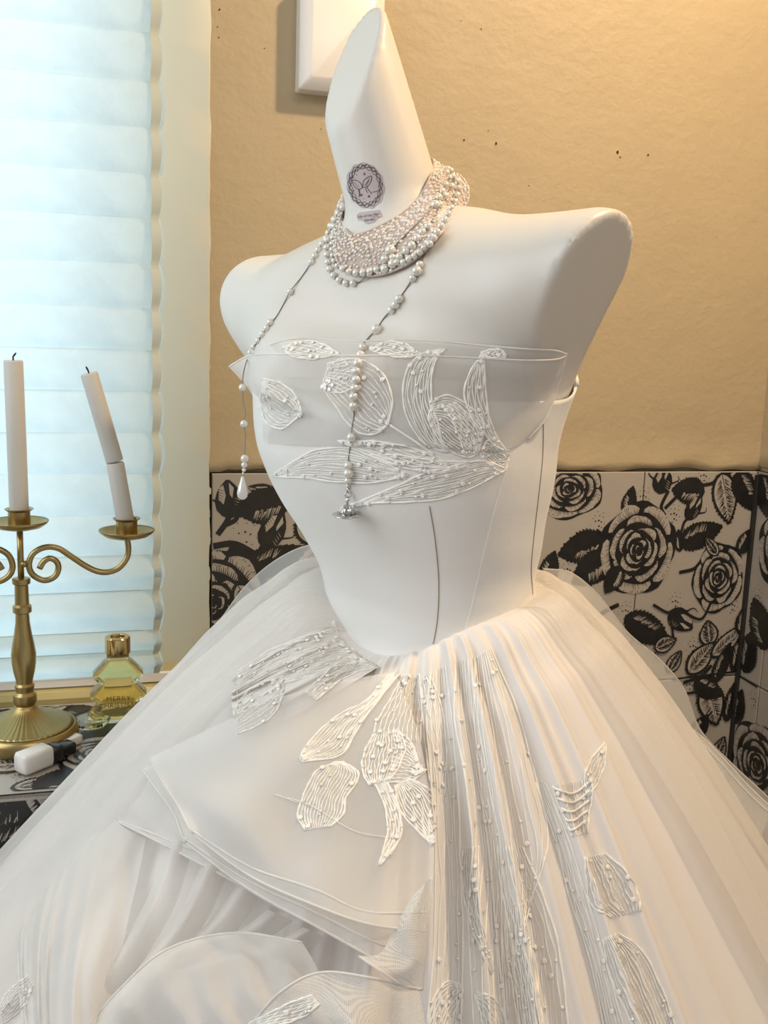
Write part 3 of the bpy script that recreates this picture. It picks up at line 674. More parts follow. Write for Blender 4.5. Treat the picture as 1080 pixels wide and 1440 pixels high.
# ------- skirt
rw_, cxw, cyw = radial(TH, zw, .0035)
CXW, CYW = float(np.mean(cxw)), float(np.mean(cyw))
PS = [0, .010, .03, .065, .105, .15, .20, .25, .30, .36, .43, .50, .57, .63]
PD = [0, .001, .010, .035, .077, .131, .195, .258, .322, .405, .50, .66, .88, 1.14]
def nz(seed, nk, lo=1, hi=9):
    g = np.random.RandomState(seed); ks = g.randint(lo, hi, nk); ph = g.uniform(0, 6.28, nk); am = g.uniform(.4, 1, nk)
    return lambda th: sum(a*np.sin(k*th+p) for k, p, a in zip(ks, ph, am))/nk
fA = nz(3, 8, 5, 22); fB = nz(8, 10, 18, 52); fC = nz(11, 6, 2, 6)
NS = 110; NTS = 720; THS = np.linspace(-math.pi, math.pi, NTS+1)[:-1]
RWS = np.interp(THS, np.r_[TH, math.pi], np.r_[rw_, rw_[0]]); ZWS = zwaist(THS)
GC = math.radians(-86)   # middle of the gathered front panel
def ridge(x, p=1.6): return 1-np.abs(np.sin(x))**p
def skirt_pts(s, th, rw0, zw0, grow=0, amp=1, ph=0, fold=1, clampn=.022):
    D = np.interp(s, PS, PD); wide = 1+.10*np.cos(th-math.radians(200))+.05*fC(th)
    gz = np.exp(-(dang(th, GC)/.50)**4)
    a = np.minimum(1, s/.12)
    gath = .0040*np.minimum(1, s/.012+.25)*((ridge(th*23+1.1*np.sin(5*th)+1.8*s*np.sin(th*5), 1.1)-.4)+.45*(ridge(th*41+1.3*np.sin(7*th+1), 1.3)-.4))*gz*(1+4.2*np.minimum(1, s/.25))
    soft = a*(.0105*fA(th+ph+.2*np.sin(s*6))+.0060*fB(th+ph*2+.35*s))*(1-.5*gz)*amp
    gather2 = .0022*ridge(th*58+2*np.sin(th*4), 1.3)*np.exp(-s/.07)*(1-gz)*np.minimum(1, s/.01)
    r = rw0-.001+s*wide+fold*(gath+soft+gather2)+grow*np.minimum(1, s/.02)
    bump = .006*np.exp(-((s-.02)/.02)**2)+.9*grow*np.minimum(1, s/.02)
    z = zw0-D+bump+fold*.5*(gath+soft)
    x = CXW+r*np.cos(th); y = CYW+r*np.sin(th); z = np.maximum(z, .012)
    # keep off the wall, and off the ledge below its top
    nn = (x-O_.x)*NW.x+(y-O_.y)*NW.y; uu = (x-O_.x)*EH.x+(y-O_.y)*EH.y
    t = np.clip((z-(ZL+.02))/.06, 0, 1); lim = (LFd+.012)*(1-t)+clampn*t
    tu = np.clip((uu-(-.02))/.10, 0, 1); lim = lim*(1-tu)+clampn*tu
    dlt = np.maximum(0, lim-nn)+.0*nn
    x = x+dlt*NW.x; y = y+dlt*NW.y
    u_over = np.maximum(0, uu-(UC-.03)); x = x-u_over*EH.x; y = y-u_over*EH.y
    return np.stack([x, y, z], -1)
def srow(s): return s
SS = np.array([.63*(i/NS)**1.35 for i in range(NS+1)])
def make_skirt(name, m, **k):
    Gs = [skirt_pts(np.full(NTS, s), THS, RWS, ZWS, **k) for s in SS]
    return MB().grid(Gs, closed=True).build(name, m, dress)
skirt = make_skirt('skirt', MAT['skirt'])
SB = bvh_of([skirt])
thO = np.radians(np.linspace(-42, 212, 560)); RO = np.interp(dang(thO, 0), THS, RWS); ZO = zwaist(thO)
tulle = MB().grid([skirt_pts(np.full(560, s), thO, RO, ZO, grow=.009, ph=1.3, amp=1.25) for s in SS]).build('tulle_overlay', MAT['tulle'], dress)
# gathered waist edge
wp_ = [Vector((CXW+RWS[i]*math.cos(THS[i]), CYW+RWS[i]*math.sin(THS[i]), ZWS[i]-.001)) for i in range(0, NTS, 6)]
MB().tube(wp_+wp_[:1], .0014, 6, cap=False).build('waist_piping', MAT['satin'], dress)
# ------- draped layers laid over the skirt
def patch(name, rows, m, n=60, k=36, fold=0, fk=7, fp=0, base=None, parent=None, hems=(), hemr=.0008, bord=None):
    """rows of (px, py, lift) or (px, py, lift, depth) control points; layer lies lift metres off the skirt"""
    bv = base or SB; C3 = []
    for row in rows:
        r3 = []
        for q in row:
            if len(q) == 4: r3.append(P(q[0], q[1], q[3])); continue
            h = rayhit(bv, q[0], q[1]); x_, y_ = q[0], q[1]
            while h is None and abs(x_-600) > 20:      # just outside the outline: take the nearest cloth inwards
                x_ += (600-x_)*.02; y_ += (1250-y_)*.02; h = rayhit(bv, x_, y_)
            d = (h[0]-CAM).dot(fw)
            r3.append(P(q[0], q[1], d-q[2]))
        C3.append(r3)
    R1 = [cr(r3, n) for r3 in C3]; Gp = np.zeros((k, n, 3))
    for j in range(n): Gp[:, j] = cr([r[j] for r in R1], k)
    if fold:
        for i in range(k):
            for j in range(n):
                v = i/(k-1); u = j/(n-1); a = fold*(.15+.85*v)*(math.sin(fk*u*6.28+fp+1.4*math.sin(u*5+fp))*.6+.4*math.sin(fk*2.3*u*6.28+fp*2))
                d = Vector(Gp[i, j])-CAM; Gp[i, j] += np.array(tuple(d.normalized()))*-a
    o = MB().grid([[tuple(p) for p in r] for r in Gp]).build(name, m, parent or dress)
    for h in hems:
        if h == 'bottom': line = Gp[-1]
        elif h == 'top': line = Gp[0]
        elif h == 'left': line = Gp[:, 0]
        elif h == 'right': line = Gp[:, -1]
        else: line = Gp[int(h*(k-1))]
        MB().tube([Vector(p) for p in line], hemr, 6).build('hem', MAT['organza_hem'], o)
    return o, Gp
MAT['organza_hem'] = sheer('organza_hem', (.90, .87, .84), .75, tint=.15)
Ls = []
# large stiff flap across the front, with its fold behind
o, g = patch('organza_flounce', [
    [(107, 1090, .012), (190, 1038, .016), (290, 985, .018), (385, 935, .012), (468, 903, .004)],
    [(108, 1100, .016), (190, 1085, .022), (290, 1060, .022), (400, 1010, .018), (500, 965, .008)],
    [(130, 1130, .020), (200, 1135, .026), (300, 1150, .026), (400, 1150, .022), (520, 1100, .014)],
    [(165, 1155, .022), (235, 1190, .030), (330, 1240, .030), (420, 1290, .026), (540, 1330, .018)]], MAT['organza'], fold=.003, fk=2, hems=('bottom', .93)); Ls.append(o)
o, g = patch('organza_flounce', [
    [(200, 1082, .030), (290, 1038, .034), (370, 1000, .030), (450, 972, .018), (552, 948, .005)],
    [(222, 1112, .034), (305, 1100, .036), (400, 1080, .034), (480, 1060, .028), (588, 1045, .018)],
    [(245, 1145, .036), (325, 1160, .040), (420, 1175, .040), (500, 1175, .036), (604, 1160, .024)],
    [(255, 1172, .036), (345, 1228, .044), (440, 1270, .046), (520, 1295, .042), (606, 1270, .030)],
    [(262, 1186, .034), (350, 1250, .044), (440, 1300, .050), (520, 1345, .046), (594, 1392, .034)]], MAT['organza'], fold=.003, fk=2, fp=2, hems=('bottom', .96, 'left')); Ls.append(o)
o, g = patch('organza_flounce', [
    [(210, 1066, .040), (290, 1027, .042), (370, 990, .036), (450, 964, .022), (556, 944, .007)],
    [(228, 1098, .042), (310, 1088, .046), (400, 1068, .044), (480, 1050, .034), (590, 1038, .022)],
    [(250, 1132, .044), (330, 1148, .050), (420, 1158, .050), (500, 1158, .046), (607, 1150, .030)],
    [(264, 1160, .044), (350, 1212, .054), (440, 1245, .056), (520, 1262, .052), (610, 1235, .036)],
    [(272, 1174, .042), (352, 1232, .054), (440, 1272, .060), (520, 1300, .058), (602, 1310, .042)]], MAT['organza'], fold=.002, fk=2, fp=4, hems=('bottom', .97, 'left')); Ls.append(o)
# curled end of the flap
o, g = patch('curled_flounce_end', [
    [(607, 1235, .047), (600, 1240, .058), (590, 1250, .062), (578, 1262, .062)],
    [(603, 1290, .046), (590, 1300, .062), (570, 1305, .067), (552, 1310, .063)],
    [(599, 1340, .044), (585, 1352, .064), (560, 1350, .070), (535, 1340, .063)],
    [(594, 1391, .040), (565, 1385, .062), (535, 1365, .070), (505, 1345, .063)]], MAT['net'], hems=('bottom', 'left')); Ls.append(o)
# left side ruffle hanging to the lower left
o, g = patch('side_ruffle', [
    [(112, 1108, .012), (140, 1130, .020), (170, 1160, .024), (205, 1180, .018)],
    [(70, 1180, .016), (105, 1200, .030), (145, 1215, .034), (195, 1230, .022)],
    [(36, 1265, .018), (75, 1290, .040), (125, 1290, .044), (180, 1295, .024)],
    [(26, 1345, .018), (70, 1380, .044), (115, 1370, .048), (165, 1370, .024)],
    [(34, 1450, .018), (75, 1470, .044), (110, 1460, .046), (150, 1450, .022)]], MAT['tulle2'] if 'tulle2' in MAT else MAT['organza'], fold=.008, fk=3, hems=('left', ), hemr=.001); Ls.append(o)
o, g = patch('lower_ruffle', [
    [(120, 1450, .030), (165, 1395, .036), (235, 1335, .036), (330, 1312, .034), (425, 1325, .030)],
    [(135, 1470, .036), (190, 1410, .046), (260, 1365, .048), (350, 1345, .048), (440, 1350, .040)],
    [(170, 1500, .036), (230, 1450, .050), (290, 1420, .056), (370, 1400, .056), (460, 1390, .046)],
    [(220, 1530, .030), (280, 1500, .048), (330, 1480, .054), (410, 1460, .054), (500, 1450, .046)]], MAT['organza'], fold=.009, fk=2.6, hems=('top',), hemr=.0008); Ls.append(o)
o, g = patch('lower_ruffle', [
    [(345, 1450, .060), (395, 1395, .064), (450, 1368, .068), (520, 1375, .062), (590, 1392, .046)],
    [(370, 1460, .064), (420, 1415, .070), (470, 1392, .076), (530, 1400, .068), (592, 1408, .048)],
    [(420, 1490, .060), (460, 1460, .070), (500, 1450, .076), (550, 1450, .068), (600, 1450, .048)]], MAT['net'], fold=.002, fk=2, hems=('top', )); Ls.append(o)
# inner tulle folds seen below the flap
for q, (a, b, c, d_) in enumerate([((300, 1215), (265, 1290), (205, 1370), (130, 1450)), ((345, 1250), (300, 1310), (240, 1350), (180, 1420)), ((390, 1285), (345, 1315), (280, 1330), (210, 1380)), ((250, 1180), (225, 1260), (180, 1340), (120, 1420)), ((440, 1310), (390, 1335), (330, 1350), (250, 1370))]):
    rows_ = []
    for p_ in (a, b, c, d_): rows_.append([(p_[0]-14, p_[1]-6, .014), (p_[0]-4, p_[1]-2, .030), (p_[0]+7, p_[1]+3, .026), (p_[0]+22, p_[1]+10, .012)])
    o, g = patch('tulle_fold', rows_, MAT['tulle'], n=16, k=30); Ls.append(o)
o, g = patch('ruched_overlay', [[(470, 872, .003), (478, 895, .004), (498, 918, .004), (532, 938, .004)], [(430, 892, .014), (440, 922, .018), (460, 948, .018), (492, 962, .012)], [(380, 918, .018), (386, 952, .024), (400, 982, .024), (425, 1000, .018)], [(326, 952, .016), (326, 988, .022), (330, 1015, .024), (340, 1040, .020)]], MAT['skirt'], n=110, k=50, fold=.007, fk=3.4); Ls.append(o)
# sheer stiff layer standing out behind, left and right
def dl(rows, name, m, **k): return patch(name, rows, m, **k)
o, g = dl([[(470, 815, 0, .90), (462, 772, 0, .93), (430, 768, 0, .95), (385, 790, 0, .96), (345, 825, 0, .95), (315, 865, 0, .93), (288, 902, 0, .91), (265, 935, 0, .89)],
           [(475, 830, 0, .88), (462, 800, 0, .90), (430, 800, 0, .91), (400, 815, 0, .92), (365, 845, 0, .92), (335, 880, 0, .91), (305, 915, 0, .89), (280, 950, 0, .87)]], 'stiff_back_layer', MAT['backsheer'], k=8, n=70, hems=('top', .12)); Ls.append(o)
o, g = dl([[(765, 800, 0, .86), (803, 806, 0, .885), (840, 836, 0, .90), (883, 890, 0, .91), (930, 930, 0, .92), (962, 970, 0, .925), (985, 1027, 0, .93), (1030, 1075, 0, .93), (1090, 1130, 0, .92)],
           [(765, 830, 0, .85), (800, 840, 0, .86), (830, 880, 0, .87), (860, 930, 0, .88), (895, 985, 0, .89), (925, 1030, 0, .89), (955, 1080, 0, .89), (1000, 1140, 0, .89), (1060, 1200, 0, .88)]], 'stiff_back_layer', MAT['backsheer'], k=8, n=80, hems=('top', .14)); Ls.append(o)
o, g = dl([[(920, 1000, 0, .84), (950, 1012, 0, .85), (985, 1035, 0, .86), (1020, 1070, 0, .86), (1055, 1108, 0, .86), (1100, 1150, 0, .86)],
           [(925, 1030, 0, .83), (950, 1060, 0, .84), (980, 1095, 0, .845), (1010, 1130, 0, .85), (1045, 1170, 0, .85), (1090, 1200, 0, .85)]], 'horsehair_edge', MAT['net'], k=8, n=60, hems=('top', .2)); Ls.append(o)
BBB = bvh_of([bodice, bodyo])
# ------- folded sheer band across the bust
def bd(px, py, lift):
    h = rayhit(BBB, px, py)
    return (h[0]-CAM).dot(fw)-lift
bandrows = [
    [(322, 516, 0, .868), (352, 500, 0, .850), (400, 498, 0, bd(405, 505, .018)), (460, 500, 0, bd(460, 505, .020)), (520, 500, 0, bd(520, 505, .018)), (580, 500, 0, bd(580, 505, .014)), (640, 502, 0, bd(640, 505, .012)), (700, 505, 0, bd(700, 505, .012)), (750, 507, 0, bd(750, 507, .012)), (785, 505, 0, bd(770, 510, .002)), (796, 499, 0, bd(770, 510, -.006))],
    [(350, 548, 0, .852), (368, 548, 0, bd(388, 548, .006)), (405, 548, 0, bd(405, 548, .013)), (460, 550, 0, bd(460, 550, .014)), (520, 550, 0, bd(520, 550, .012)), (580, 550, 0, bd(580, 550, .009)), (640, 552, 0, bd(640, 552, .008)), (700, 555, 0, bd(700, 555, .008)), (742, 555, 0, bd(742, 555, .008)), (770, 552, 0, bd(765, 552, .003)), (784, 545, 0, bd(765, 552, -.004))],
    [(366, 585, 0, bd(376, 585, .0)), (378, 588, 0, bd(380, 588, .003)), (410, 590, 0, bd(410, 590, .006)), (465, 592, 0, bd(465, 592, .006)), (520, 592, 0, bd(520, 592, .005)), (580, 592, 0, bd(580, 592, .005)), (635, 594, 0, bd(635, 594, .005)), (690, 598, 0, bd(690, 598, .005)), (730, 598, 0, bd(730, 598, .005)), (755, 594, 0, bd(755, 594, .004)), (768, 588, 0, bd(760, 588, .0))],
    [(371, 622, 0, bd(377, 622, .0005)), (382, 624, 0, bd(382, 624, .002)), (415, 626, 0, bd(415, 626, .002)), (470, 627, 0, bd(470, 627, .002)), (525, 627, 0, bd(525, 627, .002)), (580, 627, 0, bd(580, 627, .002)), (630, 630, 0, bd(630, 630, .002)), (680, 634, 0, bd(680, 634, .002)), (712, 632, 0, bd(712, 632, .002)), (728, 626, 0, bd(728, 626, .002)), (742, 618, 0, bd(742, 618, .001))]]
band, gb = patch('bust_band', bandrows, MAT['bustorganza'], n=110, k=40, hems=('top', 'right')); 
back = [[(324, 514, 0, .869), (356, 496, 0, .862), (398, 479, 0, bd(405, 486, .006)), (440, 476, 0, bd(440, 480, .004)), (500, 480, 0, bd(500, 482, .006)), (560, 478, 0, bd(560, 482, .004)), (620, 480, 0, bd(620, 484, .004)), (680, 486, 0, bd(680, 488, .004)), (740, 491, 0, bd(740, 492, .004)), (780, 493, 0, bd(770, 494, .001)), (797, 498, 0, bd(770, 510, -.006))],
        [(345, 530, 0, .868), (366, 530, 0, .866), (400, 530, 0, bd(405, 530, .004)), (460, 530, 0, bd(460, 530, .005)), (520, 530, 0, bd(520, 530, .005)), (580, 530, 0, bd(580, 530, .004)), (640, 530, 0, bd(640, 530, .004)), (700, 530, 0, bd(700, 530, .004)), (740, 530, 0, bd(740, 530, .004)), (770, 530, 0, bd(765, 530, .002)), (786, 530, 0, bd(765, 530, -.004))]]
b2, g2 = patch('bust_band_lining', back, MAT['bustorganza'], n=90, k=12, hems=('top',)); 
ALL = bvh_of([bodice, skirt, tulle, band, b2]+[l for l in Ls if l.name.split('.')[0] not in ('stiff_back_layer', 'horsehair_edge', 'tulle_fold')])
# ------- corded embroidery
MAT['lace'] = sheer('lace_ground', (.84, .81, .77), .30, tint=.1)
SEQ = []
def blade(Lp, Rp, n=7, name='lace_petal', rc=.00078, ri=.00042, wob=2.0, beads=10, fill=True, base=None, seed=0, ends=True, lift=.0012):
    n = int(n*1.35); g = random.Random(seed or int(Lp[0][0]*7+Lp[0][1])); bv = base or ALL
    m_ = 26; a = cr([(x, y, 0) for x, y in Lp], m_); b = cr([(x, y, 0) for x, y in Rp], m_)
    mb = MB(); ph = g.uniform(0, 6)
    def line(f, r, w_):
        pts = []
        for i in range(m_):
            t = i/(m_-1); p = a[i]*(1-f)+b[i]*f; wv = w_*math.sin(i*.9+ph+f*20)*math.sin(math.pi*t)
            d = b[i]-a[i]; l = np.linalg.norm(d)+1e-6; p = p+d/l*wv*min(1, l/14)
            h = rayhit(bv, p[0], p[1], lift*.22)
            if h is None: 
                if len(pts) > 2: mb.tube(pts, [r*(1+.25*math.sin(k*1.9+f*9)) for k in range(len(pts))], 5)
                pts = []; continue
            if pts and (h[0]-pts[-1]).length > .03:
                if len(pts) > 2: mb.tube(pts, r, 5)
                pts = []
            pts.append(h[0])
        if len(pts) > 2: mb.tube(pts, [r*(1+.25*math.sin(k*1.9+f*9)) for k in range(len(pts))], 5)
    line(0, rc, .6); line(1, rc, .6)
    for k in range(1, n): line(k/n, ri*g.uniform(.8, 1.3), wob*.5)
    if not mb.v: return None
    o = mb.build(name, MAT['thread'], dress)
    if beads:
        bm_ = MB()
        for k in range(beads):
            i = g.randrange(1, m_-1); f = g.random(); p = a[i]*(1-f)+b[i]*f; h = rayhit(bv, p[0], p[1], lift*.9)
            if h:
                nx = h[1].orthogonal().normalized(); ny = h[1].cross(nx)
                if g.random() < .45: bm_.lathe([(.0009, 0), (.0017, .0003), (.0017, .0006), (.0009, .0006)], h[0], 8, (nx, ny, h[1]))
                else: bm_.sphere(h[0], g.uniform(.0008, .0012), 6, 4)
        if bm_.v: q = bm_.build('sequins', MAT['sequin'], o); q['kind'] = 'stuff'
    if fill:
        Gf = []
        for i in range(0, m_, 1):
            row = []
            for f in np.linspace(0, 1, 9):
                p = a[i]*(1-f)+b[i]*f; h = rayhit(bv, p[0], p[1], lift*.35)
                row.append(h[0] if h else None)
            if all(v is not None for v in row): Gf.append(row)
        ok = len(Gf) > 3 and max((Gf[i+1][j]-Gf[i][j]).length for i in range(len(Gf)-1) for j in range(9)) < .03
        if ok: MB().grid(Gf).build('net_ground', MAT['lace'], o)
    return o
bust = [
 ([(370, 533), (395, 539), (415, 555), (426, 582)], [(366, 560), (372, 590), (396, 603), (426, 582)], 9, 16),
 ([(460, 512), (500, 505), (535, 522), (552, 560), (546, 598)], [(456, 548), (475, 575), (498, 604), (525, 611), (546, 598)], 9, 22),
 ([(453, 545), (462, 520), (480, 505), (492, 515)], [(453, 545), (470, 552), (492, 548), (498, 530)], 6, 14),
 ([(382, 670), (420, 645), (450, 632), (490, 630), (530, 645), (575, 668)], [(382, 670), (430, 672), (480, 678), (530, 678), (575, 668)], 9, 24),
 ([(475, 620), (540, 622), (600, 636), (632, 652)], [(475, 620), (530, 640), (580, 655), (632, 658)], 6, 18),
 ([(627, 491), (593, 498), (574, 518), (566, 557), (577, 596), (598, 625), (628, 636)], [(627, 491), (613, 506), (607, 532), (607, 565), (616, 596), (622, 620), (632, 636)], 8, 10),
 ([(602, 590), (610, 565), (632, 556), (657, 570), (680, 595), (672, 638)], [(602, 590), (612, 610), (627, 628), (645, 640), (660, 643), (672, 638)], 12, 26),
 ([(615, 572), (628, 578), (640, 600), (655, 640)], [(640, 566), (660, 585), (672, 610), (668, 640)], 6, 8),
 ([(679, 496), (660, 525), (653, 555), (662, 585), (682, 612), (712, 645)], [(679, 496), (682, 530), (684, 565), (692, 600), (703, 622), (716, 640)], 6, 12),
 ([(674, 640), (685, 620), (700, 630), (716, 634)], [(674, 640), (690, 655), (705, 664), (713, 656)], 7, 6),
 ([(480, 715), (520, 700), (565, 680), (600, 665), (640, 655), (680, 648), (712, 660)], [(480, 715), (530, 707), (580, 706), (620, 701), (655, 690), (690, 672), (712, 660)], 9, 24),
 ([(520, 640), (560, 640), (610, 648), (660, 650)], [(520, 640), (560, 655), (610, 664), (660, 655)], 5, 10),
 ([(398, 489), (420, 481), (450, 482), (478, 498)], [(398, 489), (410, 500), (440, 505), (478, 498)], 7, 18),
 ([(520, 492), (545, 481), (570, 484), (592, 498)], [(520, 492), (545, 500), (570, 503), (592, 498)], 7, 18),
 ([(676, 496), (690, 492), (705, 492), (712, 500)], [(676, 500), (690, 503), (705, 503), (712, 502)], 4, 4)]
for Lp, Rp, n, bdn in bust: blade(Lp, Rp, n, beads=bdn)
for pts in ([(548, 597), (580, 618), (612, 640)], [(360, 562), (350, 560)]):
    p = on(ALL, pts, .0006)
    if len(p) > 2: MB().tube(p, .0009, 5).build('lace_stem', MAT['thread'], dress)
sk = [
 ([(430, 1168), (419, 1145), (430, 1112), (445, 1085), (475, 1071)], [(465, 1163), (483, 1145), (487, 1122), (505, 1090), (482, 1071)], 11, 14),
 ([(550, 945), (515, 985), (470, 1010), (430, 1050), (422, 1070)], [(562, 948), (532, 985), (500, 1030), (480, 1062), (425, 1072)], 10, 20),
 ([(568, 948), (545, 990), (530, 1015), (526, 1032)], [(590, 948), (594, 990), (592, 1025), (592, 1045)], 8, 10),
 ([(526, 1032), (512, 1060), (510, 1085), (520, 1105)], [(560, 1025), (570, 1050), (560, 1080), (545, 1100)], 9, 20),
 ([(555, 1028), (575, 1040), (585, 1060), (590, 1080)], [(545, 1100), (565, 1100), (585, 1095), (600, 1082)], 9, 20),
 ([(556, 1105), (560, 1135), (577, 1158), (609, 1190)], [(575, 1095), (600, 1108), (611, 1130), (611, 1186)], 9, 14),
 ([(525, 1098), (540, 1130), (545, 1170), (533, 1217)], [(545, 1100), (562, 1140), (562, 1180), (535, 1217)], 6, 10),
 ([(335, 945), (380, 915), (430, 895), (470, 885)], [(330, 975), (375, 950), (430, 925), (485, 905)], 7, 26),
 ([(330, 1000), (345, 975), (370, 960), (400, 950)], [(335, 1032), (360, 1022), (385, 1005), (400, 975)], 7, 22),
 ([(400, 935), (440, 915), (470, 905), (500, 915)], [(400, 960), (440, 950), (480, 935), (520, 935)], 8, 20),
 ([(430, 975), (460, 945), (490, 925), (515, 928)], [(445, 985), (475, 960), (505, 945), (535, 938)], 6, 10),
 ([(852, 1043), (830, 1070), (822, 1095), (825, 1120)], [(852, 1043), (850, 1075), (838, 1105), (826, 1120)], 4, 3),
 ([(778, 1105), (785, 1130), (797, 1155), (806, 1177)], [(832, 1095), (833, 1120), (828, 1145), (826, 1172)], 3, 8),
 ([(822, 1205), (825, 1235), (832, 1272), (860, 1290)], [(850, 1200), (880, 1225), (898, 1260), (900, 1282)], 8, 6),
 ([(848, 1320), (858, 1370), (880, 1420), (900, 1460)], [(870, 1312), (905, 1340), (935, 1400), (955, 1460)], 9, 8),
 ([(652, 1195), (650, 1230), (660, 1290), (690, 1370)], [(672, 1190), (672, 1230), (676, 1290), (694, 1365)], 5, 12),
 ([(712, 1275), (712, 1330), (722, 1390), (730, 1450)], [(735, 1270), (745, 1330), (755, 1390), (765, 1450)], 7, 6),
 ([(600, 1450), (612, 1400), (630, 1380), (648, 1385)], [(630, 1450), (640, 1420), (650, 1400), (652, 1388)], 8, 4),
 ([(670, 1395), (690, 1402), (705, 1420), (715, 1450)], [(668, 1398), (676, 1420), (680, 1440), (684, 1455)], 5, 3),
 ([(0, 1415), (12, 1395), (30, 1380), (40, 1372)], [(5, 1440), (25, 1425), (40, 1405), (48, 1385)], 6, 4),
 ([(350, 1440), (380, 1425), (410, 1410), (440, 1400)], [(370, 1450), (400, 1440), (430, 1428), (450, 1412)], 6, 4)]
for Lp, Rp, n, bdn in sk: blade(Lp, Rp, n, beads=bdn)
# cross lines inside the small corded cuff on the right
for k in range(5):
    p = on(ALL, [(780+5*k, 1108+14*k), (805, 1116+13*k), (832-2*k, 1098+14*k)], .001); MB().tube(p, .0009, 5).build('lace_cord', MAT['thread'], dress)
# long corded leaves running down the gathered front panel
lon = [
 ([(668, 925), (668, 1010), (676, 1100), (688, 1200), (700, 1330), (712, 1450)], [(690, 912), (728, 1000), (752, 1090), (770, 1170), (760, 1230), (740, 1280)], 8, 22),
 ([(640, 932), (640, 1010), (655, 1100), (664, 1190), (660, 1300), (668, 1450)], [(662, 925), (672, 1010), (690, 1110), (706, 1210), (706, 1330), (712, 1450)], 5, 26),
 ([(606, 945), (600, 1010), (606, 1100), (612, 1200), (610, 1330), (600, 1450)], [(628, 938), (636, 1010), (644, 1100), (648, 1200), (652, 1330), (648, 1450)], 5, 22),
 ([(700, 1190), (706, 1250), (720, 1320), (732, 1450)], [(735, 1190), (760, 1250), (785, 1330), (800, 1450)], 7, 16),
 ([(752, 1100), (780, 1180), (800, 1260), (830, 1350), (850, 1450)], [(768, 1100), (800, 1180), (825, 1260), (852, 1350), (880, 1450)], 5, 10),
 ([(590, 955), (594, 1000), (600, 1060), (604, 1100)], [(604, 946), (622, 1000), (628, 1060), (624, 1120)], 5, 10)]
for Lp, Rp, n, bdn in lon: blade(Lp, Rp, n, name='lace_leaf', rc=.0008, ri=.00045, wob=3.5, beads=bdn, fill=False)
# loose threads
for pts in ([(405, 1122), (440, 1135), (500, 1170), (560, 1180)], [(385, 1118), (400, 1122), (420, 1130)], [(330, 960), (335, 985), (330, 1010)]):
    p = on(ALL, pts, .0008)
    if len(p) > 2: MB().tube(p, .0003, 4).build('loose_thread', MAT['thread'], dress)
# ------------------------------------------------------------------ choker and pearls
MAT['choker'] = mat('choker_band', (.50, .38, .32), .6, noise=(300, .6, (.66, .56, .50)), bump=[(600, .6, .001, (1, 1, 1))])
MAT['crystal'] = mat('crystal_bead', (.93, .86, .82), .08, noise=(200, .4, (.98, .93, .9)), Coat_Weight=1., Coat_Roughness=.03)
chk = empty('beaded_choker', P(560, 330, .80), 'wide blush choker crusted with tiny beads around the mannequin neck', 'choker')
def bdp(px, py, lift):
    h = rayhit(BODY, px, py); d = (h[0]-CAM).dot(fw)-lift if h else .84; return d if d < .9 else .84
top = [(486, 268, .862), (484, 290, .838), (483, 308, None), (491, 327, None), (507, 329, None), (537, 317, None), (570, 297, None), (593, 273, None), (605, 248, None), (610, 228, .850), (598, 222, .872), (560, 238, .882), (515, 252, .878)]
bot = [(478, 290, .868), (470, 322, .842), (471, 355, None), (484, 380, None), (520, 388, None), (553, 381, None), (587, 362, None), (620, 328, None), (647, 301, .80), (659, 272, .822), (640, 246, .858), (580, 262, .896), (515, 276, .892)]
TP = []; BP = []
for (x, y, d) in top: TP.append(P(x, y, d if d else bdp(x, y, .0035)))
for (x, y, d) in bot: BP.append(P(x, y, d if d else bdp(x, y, .0045)))
mid = [a*.5+b*.5 for a, b in zip(TP, BP)]
for i in range(2, 9):
    x, y, d = proj(mid[i]); q = bdp(x, y, .006)
    if q and d > q: mid[i] = P(x, y, q)
def ringc(pts, n): 
    m = len(pts); q = cr([pts[-2], pts[-1]]+pts+[pts[0], pts[1]], (m+3)*14+1); return q[28:-14-1]
RT, RM, RB = ringc(TP, 0), ringc(mid, 0), ringc(BP, 0)
ns = len(RT); rowsC = []
for t in np.linspace(0, 1, 12):
    rowsC.append([RT[i]*(1-t)*(1-2*t)+RM[i]*4*t*(1-t)+RB[i]*t*(2*t-1) for i in range(ns)])
cb = MB().grid([[tuple(p) for p in r] for r in rowsC], closed=True)
axp = np.mean([tuple(p) for p in mid], axis=0)
inner = [[tuple(np.array(p)*.985+axp*.015) for p in r] for r in (rowsC[-1], rowsC[0])]
cb.grid([[tuple(p) for p in rowsC[-1]]]+inner+[[tuple(p) for p in rowsC[0]]], closed=True)
cbo = cb.build('band', MAT['choker'], chk)
for r in (rowsC[0], rowsC[-1]): MB().tube([Vector(p) for p in r]+[Vector(r[0])], .0011, 6, cap=False).build('edging', MAT['choker'], chk)
bm_ = MB(); g = random.Random(4); used = []
R_arr = np.array(rowsC)
cnt = 0
for k in range(9000):
    t = g.random()*.98+.01; i = g.randrange(ns); f = t*11; a = int(f); f -= a
    p = R_arr[a, i]*(1-f)+R_arr[min(a+1, 11), i]*f
    if any((p[0]-q[0])**2+(p[1]-q[1])**2+(p[2]-q[2])**2 < .0029**2 for q in used): continue
    used.append(p); o_ = p-axp; o_[2] = 0; o_ /= np.linalg.norm(o_)+1e-9; r = g.choice([.0010, .0012, .0014, .0016])
    bm_.sphere(tuple(p+o_*r*.7), r, 6, 4, mi=0 if g.random() < .55 else 1); cnt += 1
b_ = bm_.build('beads', [MAT['pearl'], MAT['crystal']], chk); b_['kind'] = 'stuff'; print('choker beads', cnt)
CH = bvh_of([bodyo, cbo, b_]); CH2 = bvh_of([bodyo, cbo, b_, bodice, band, b2])
pearl_src = None
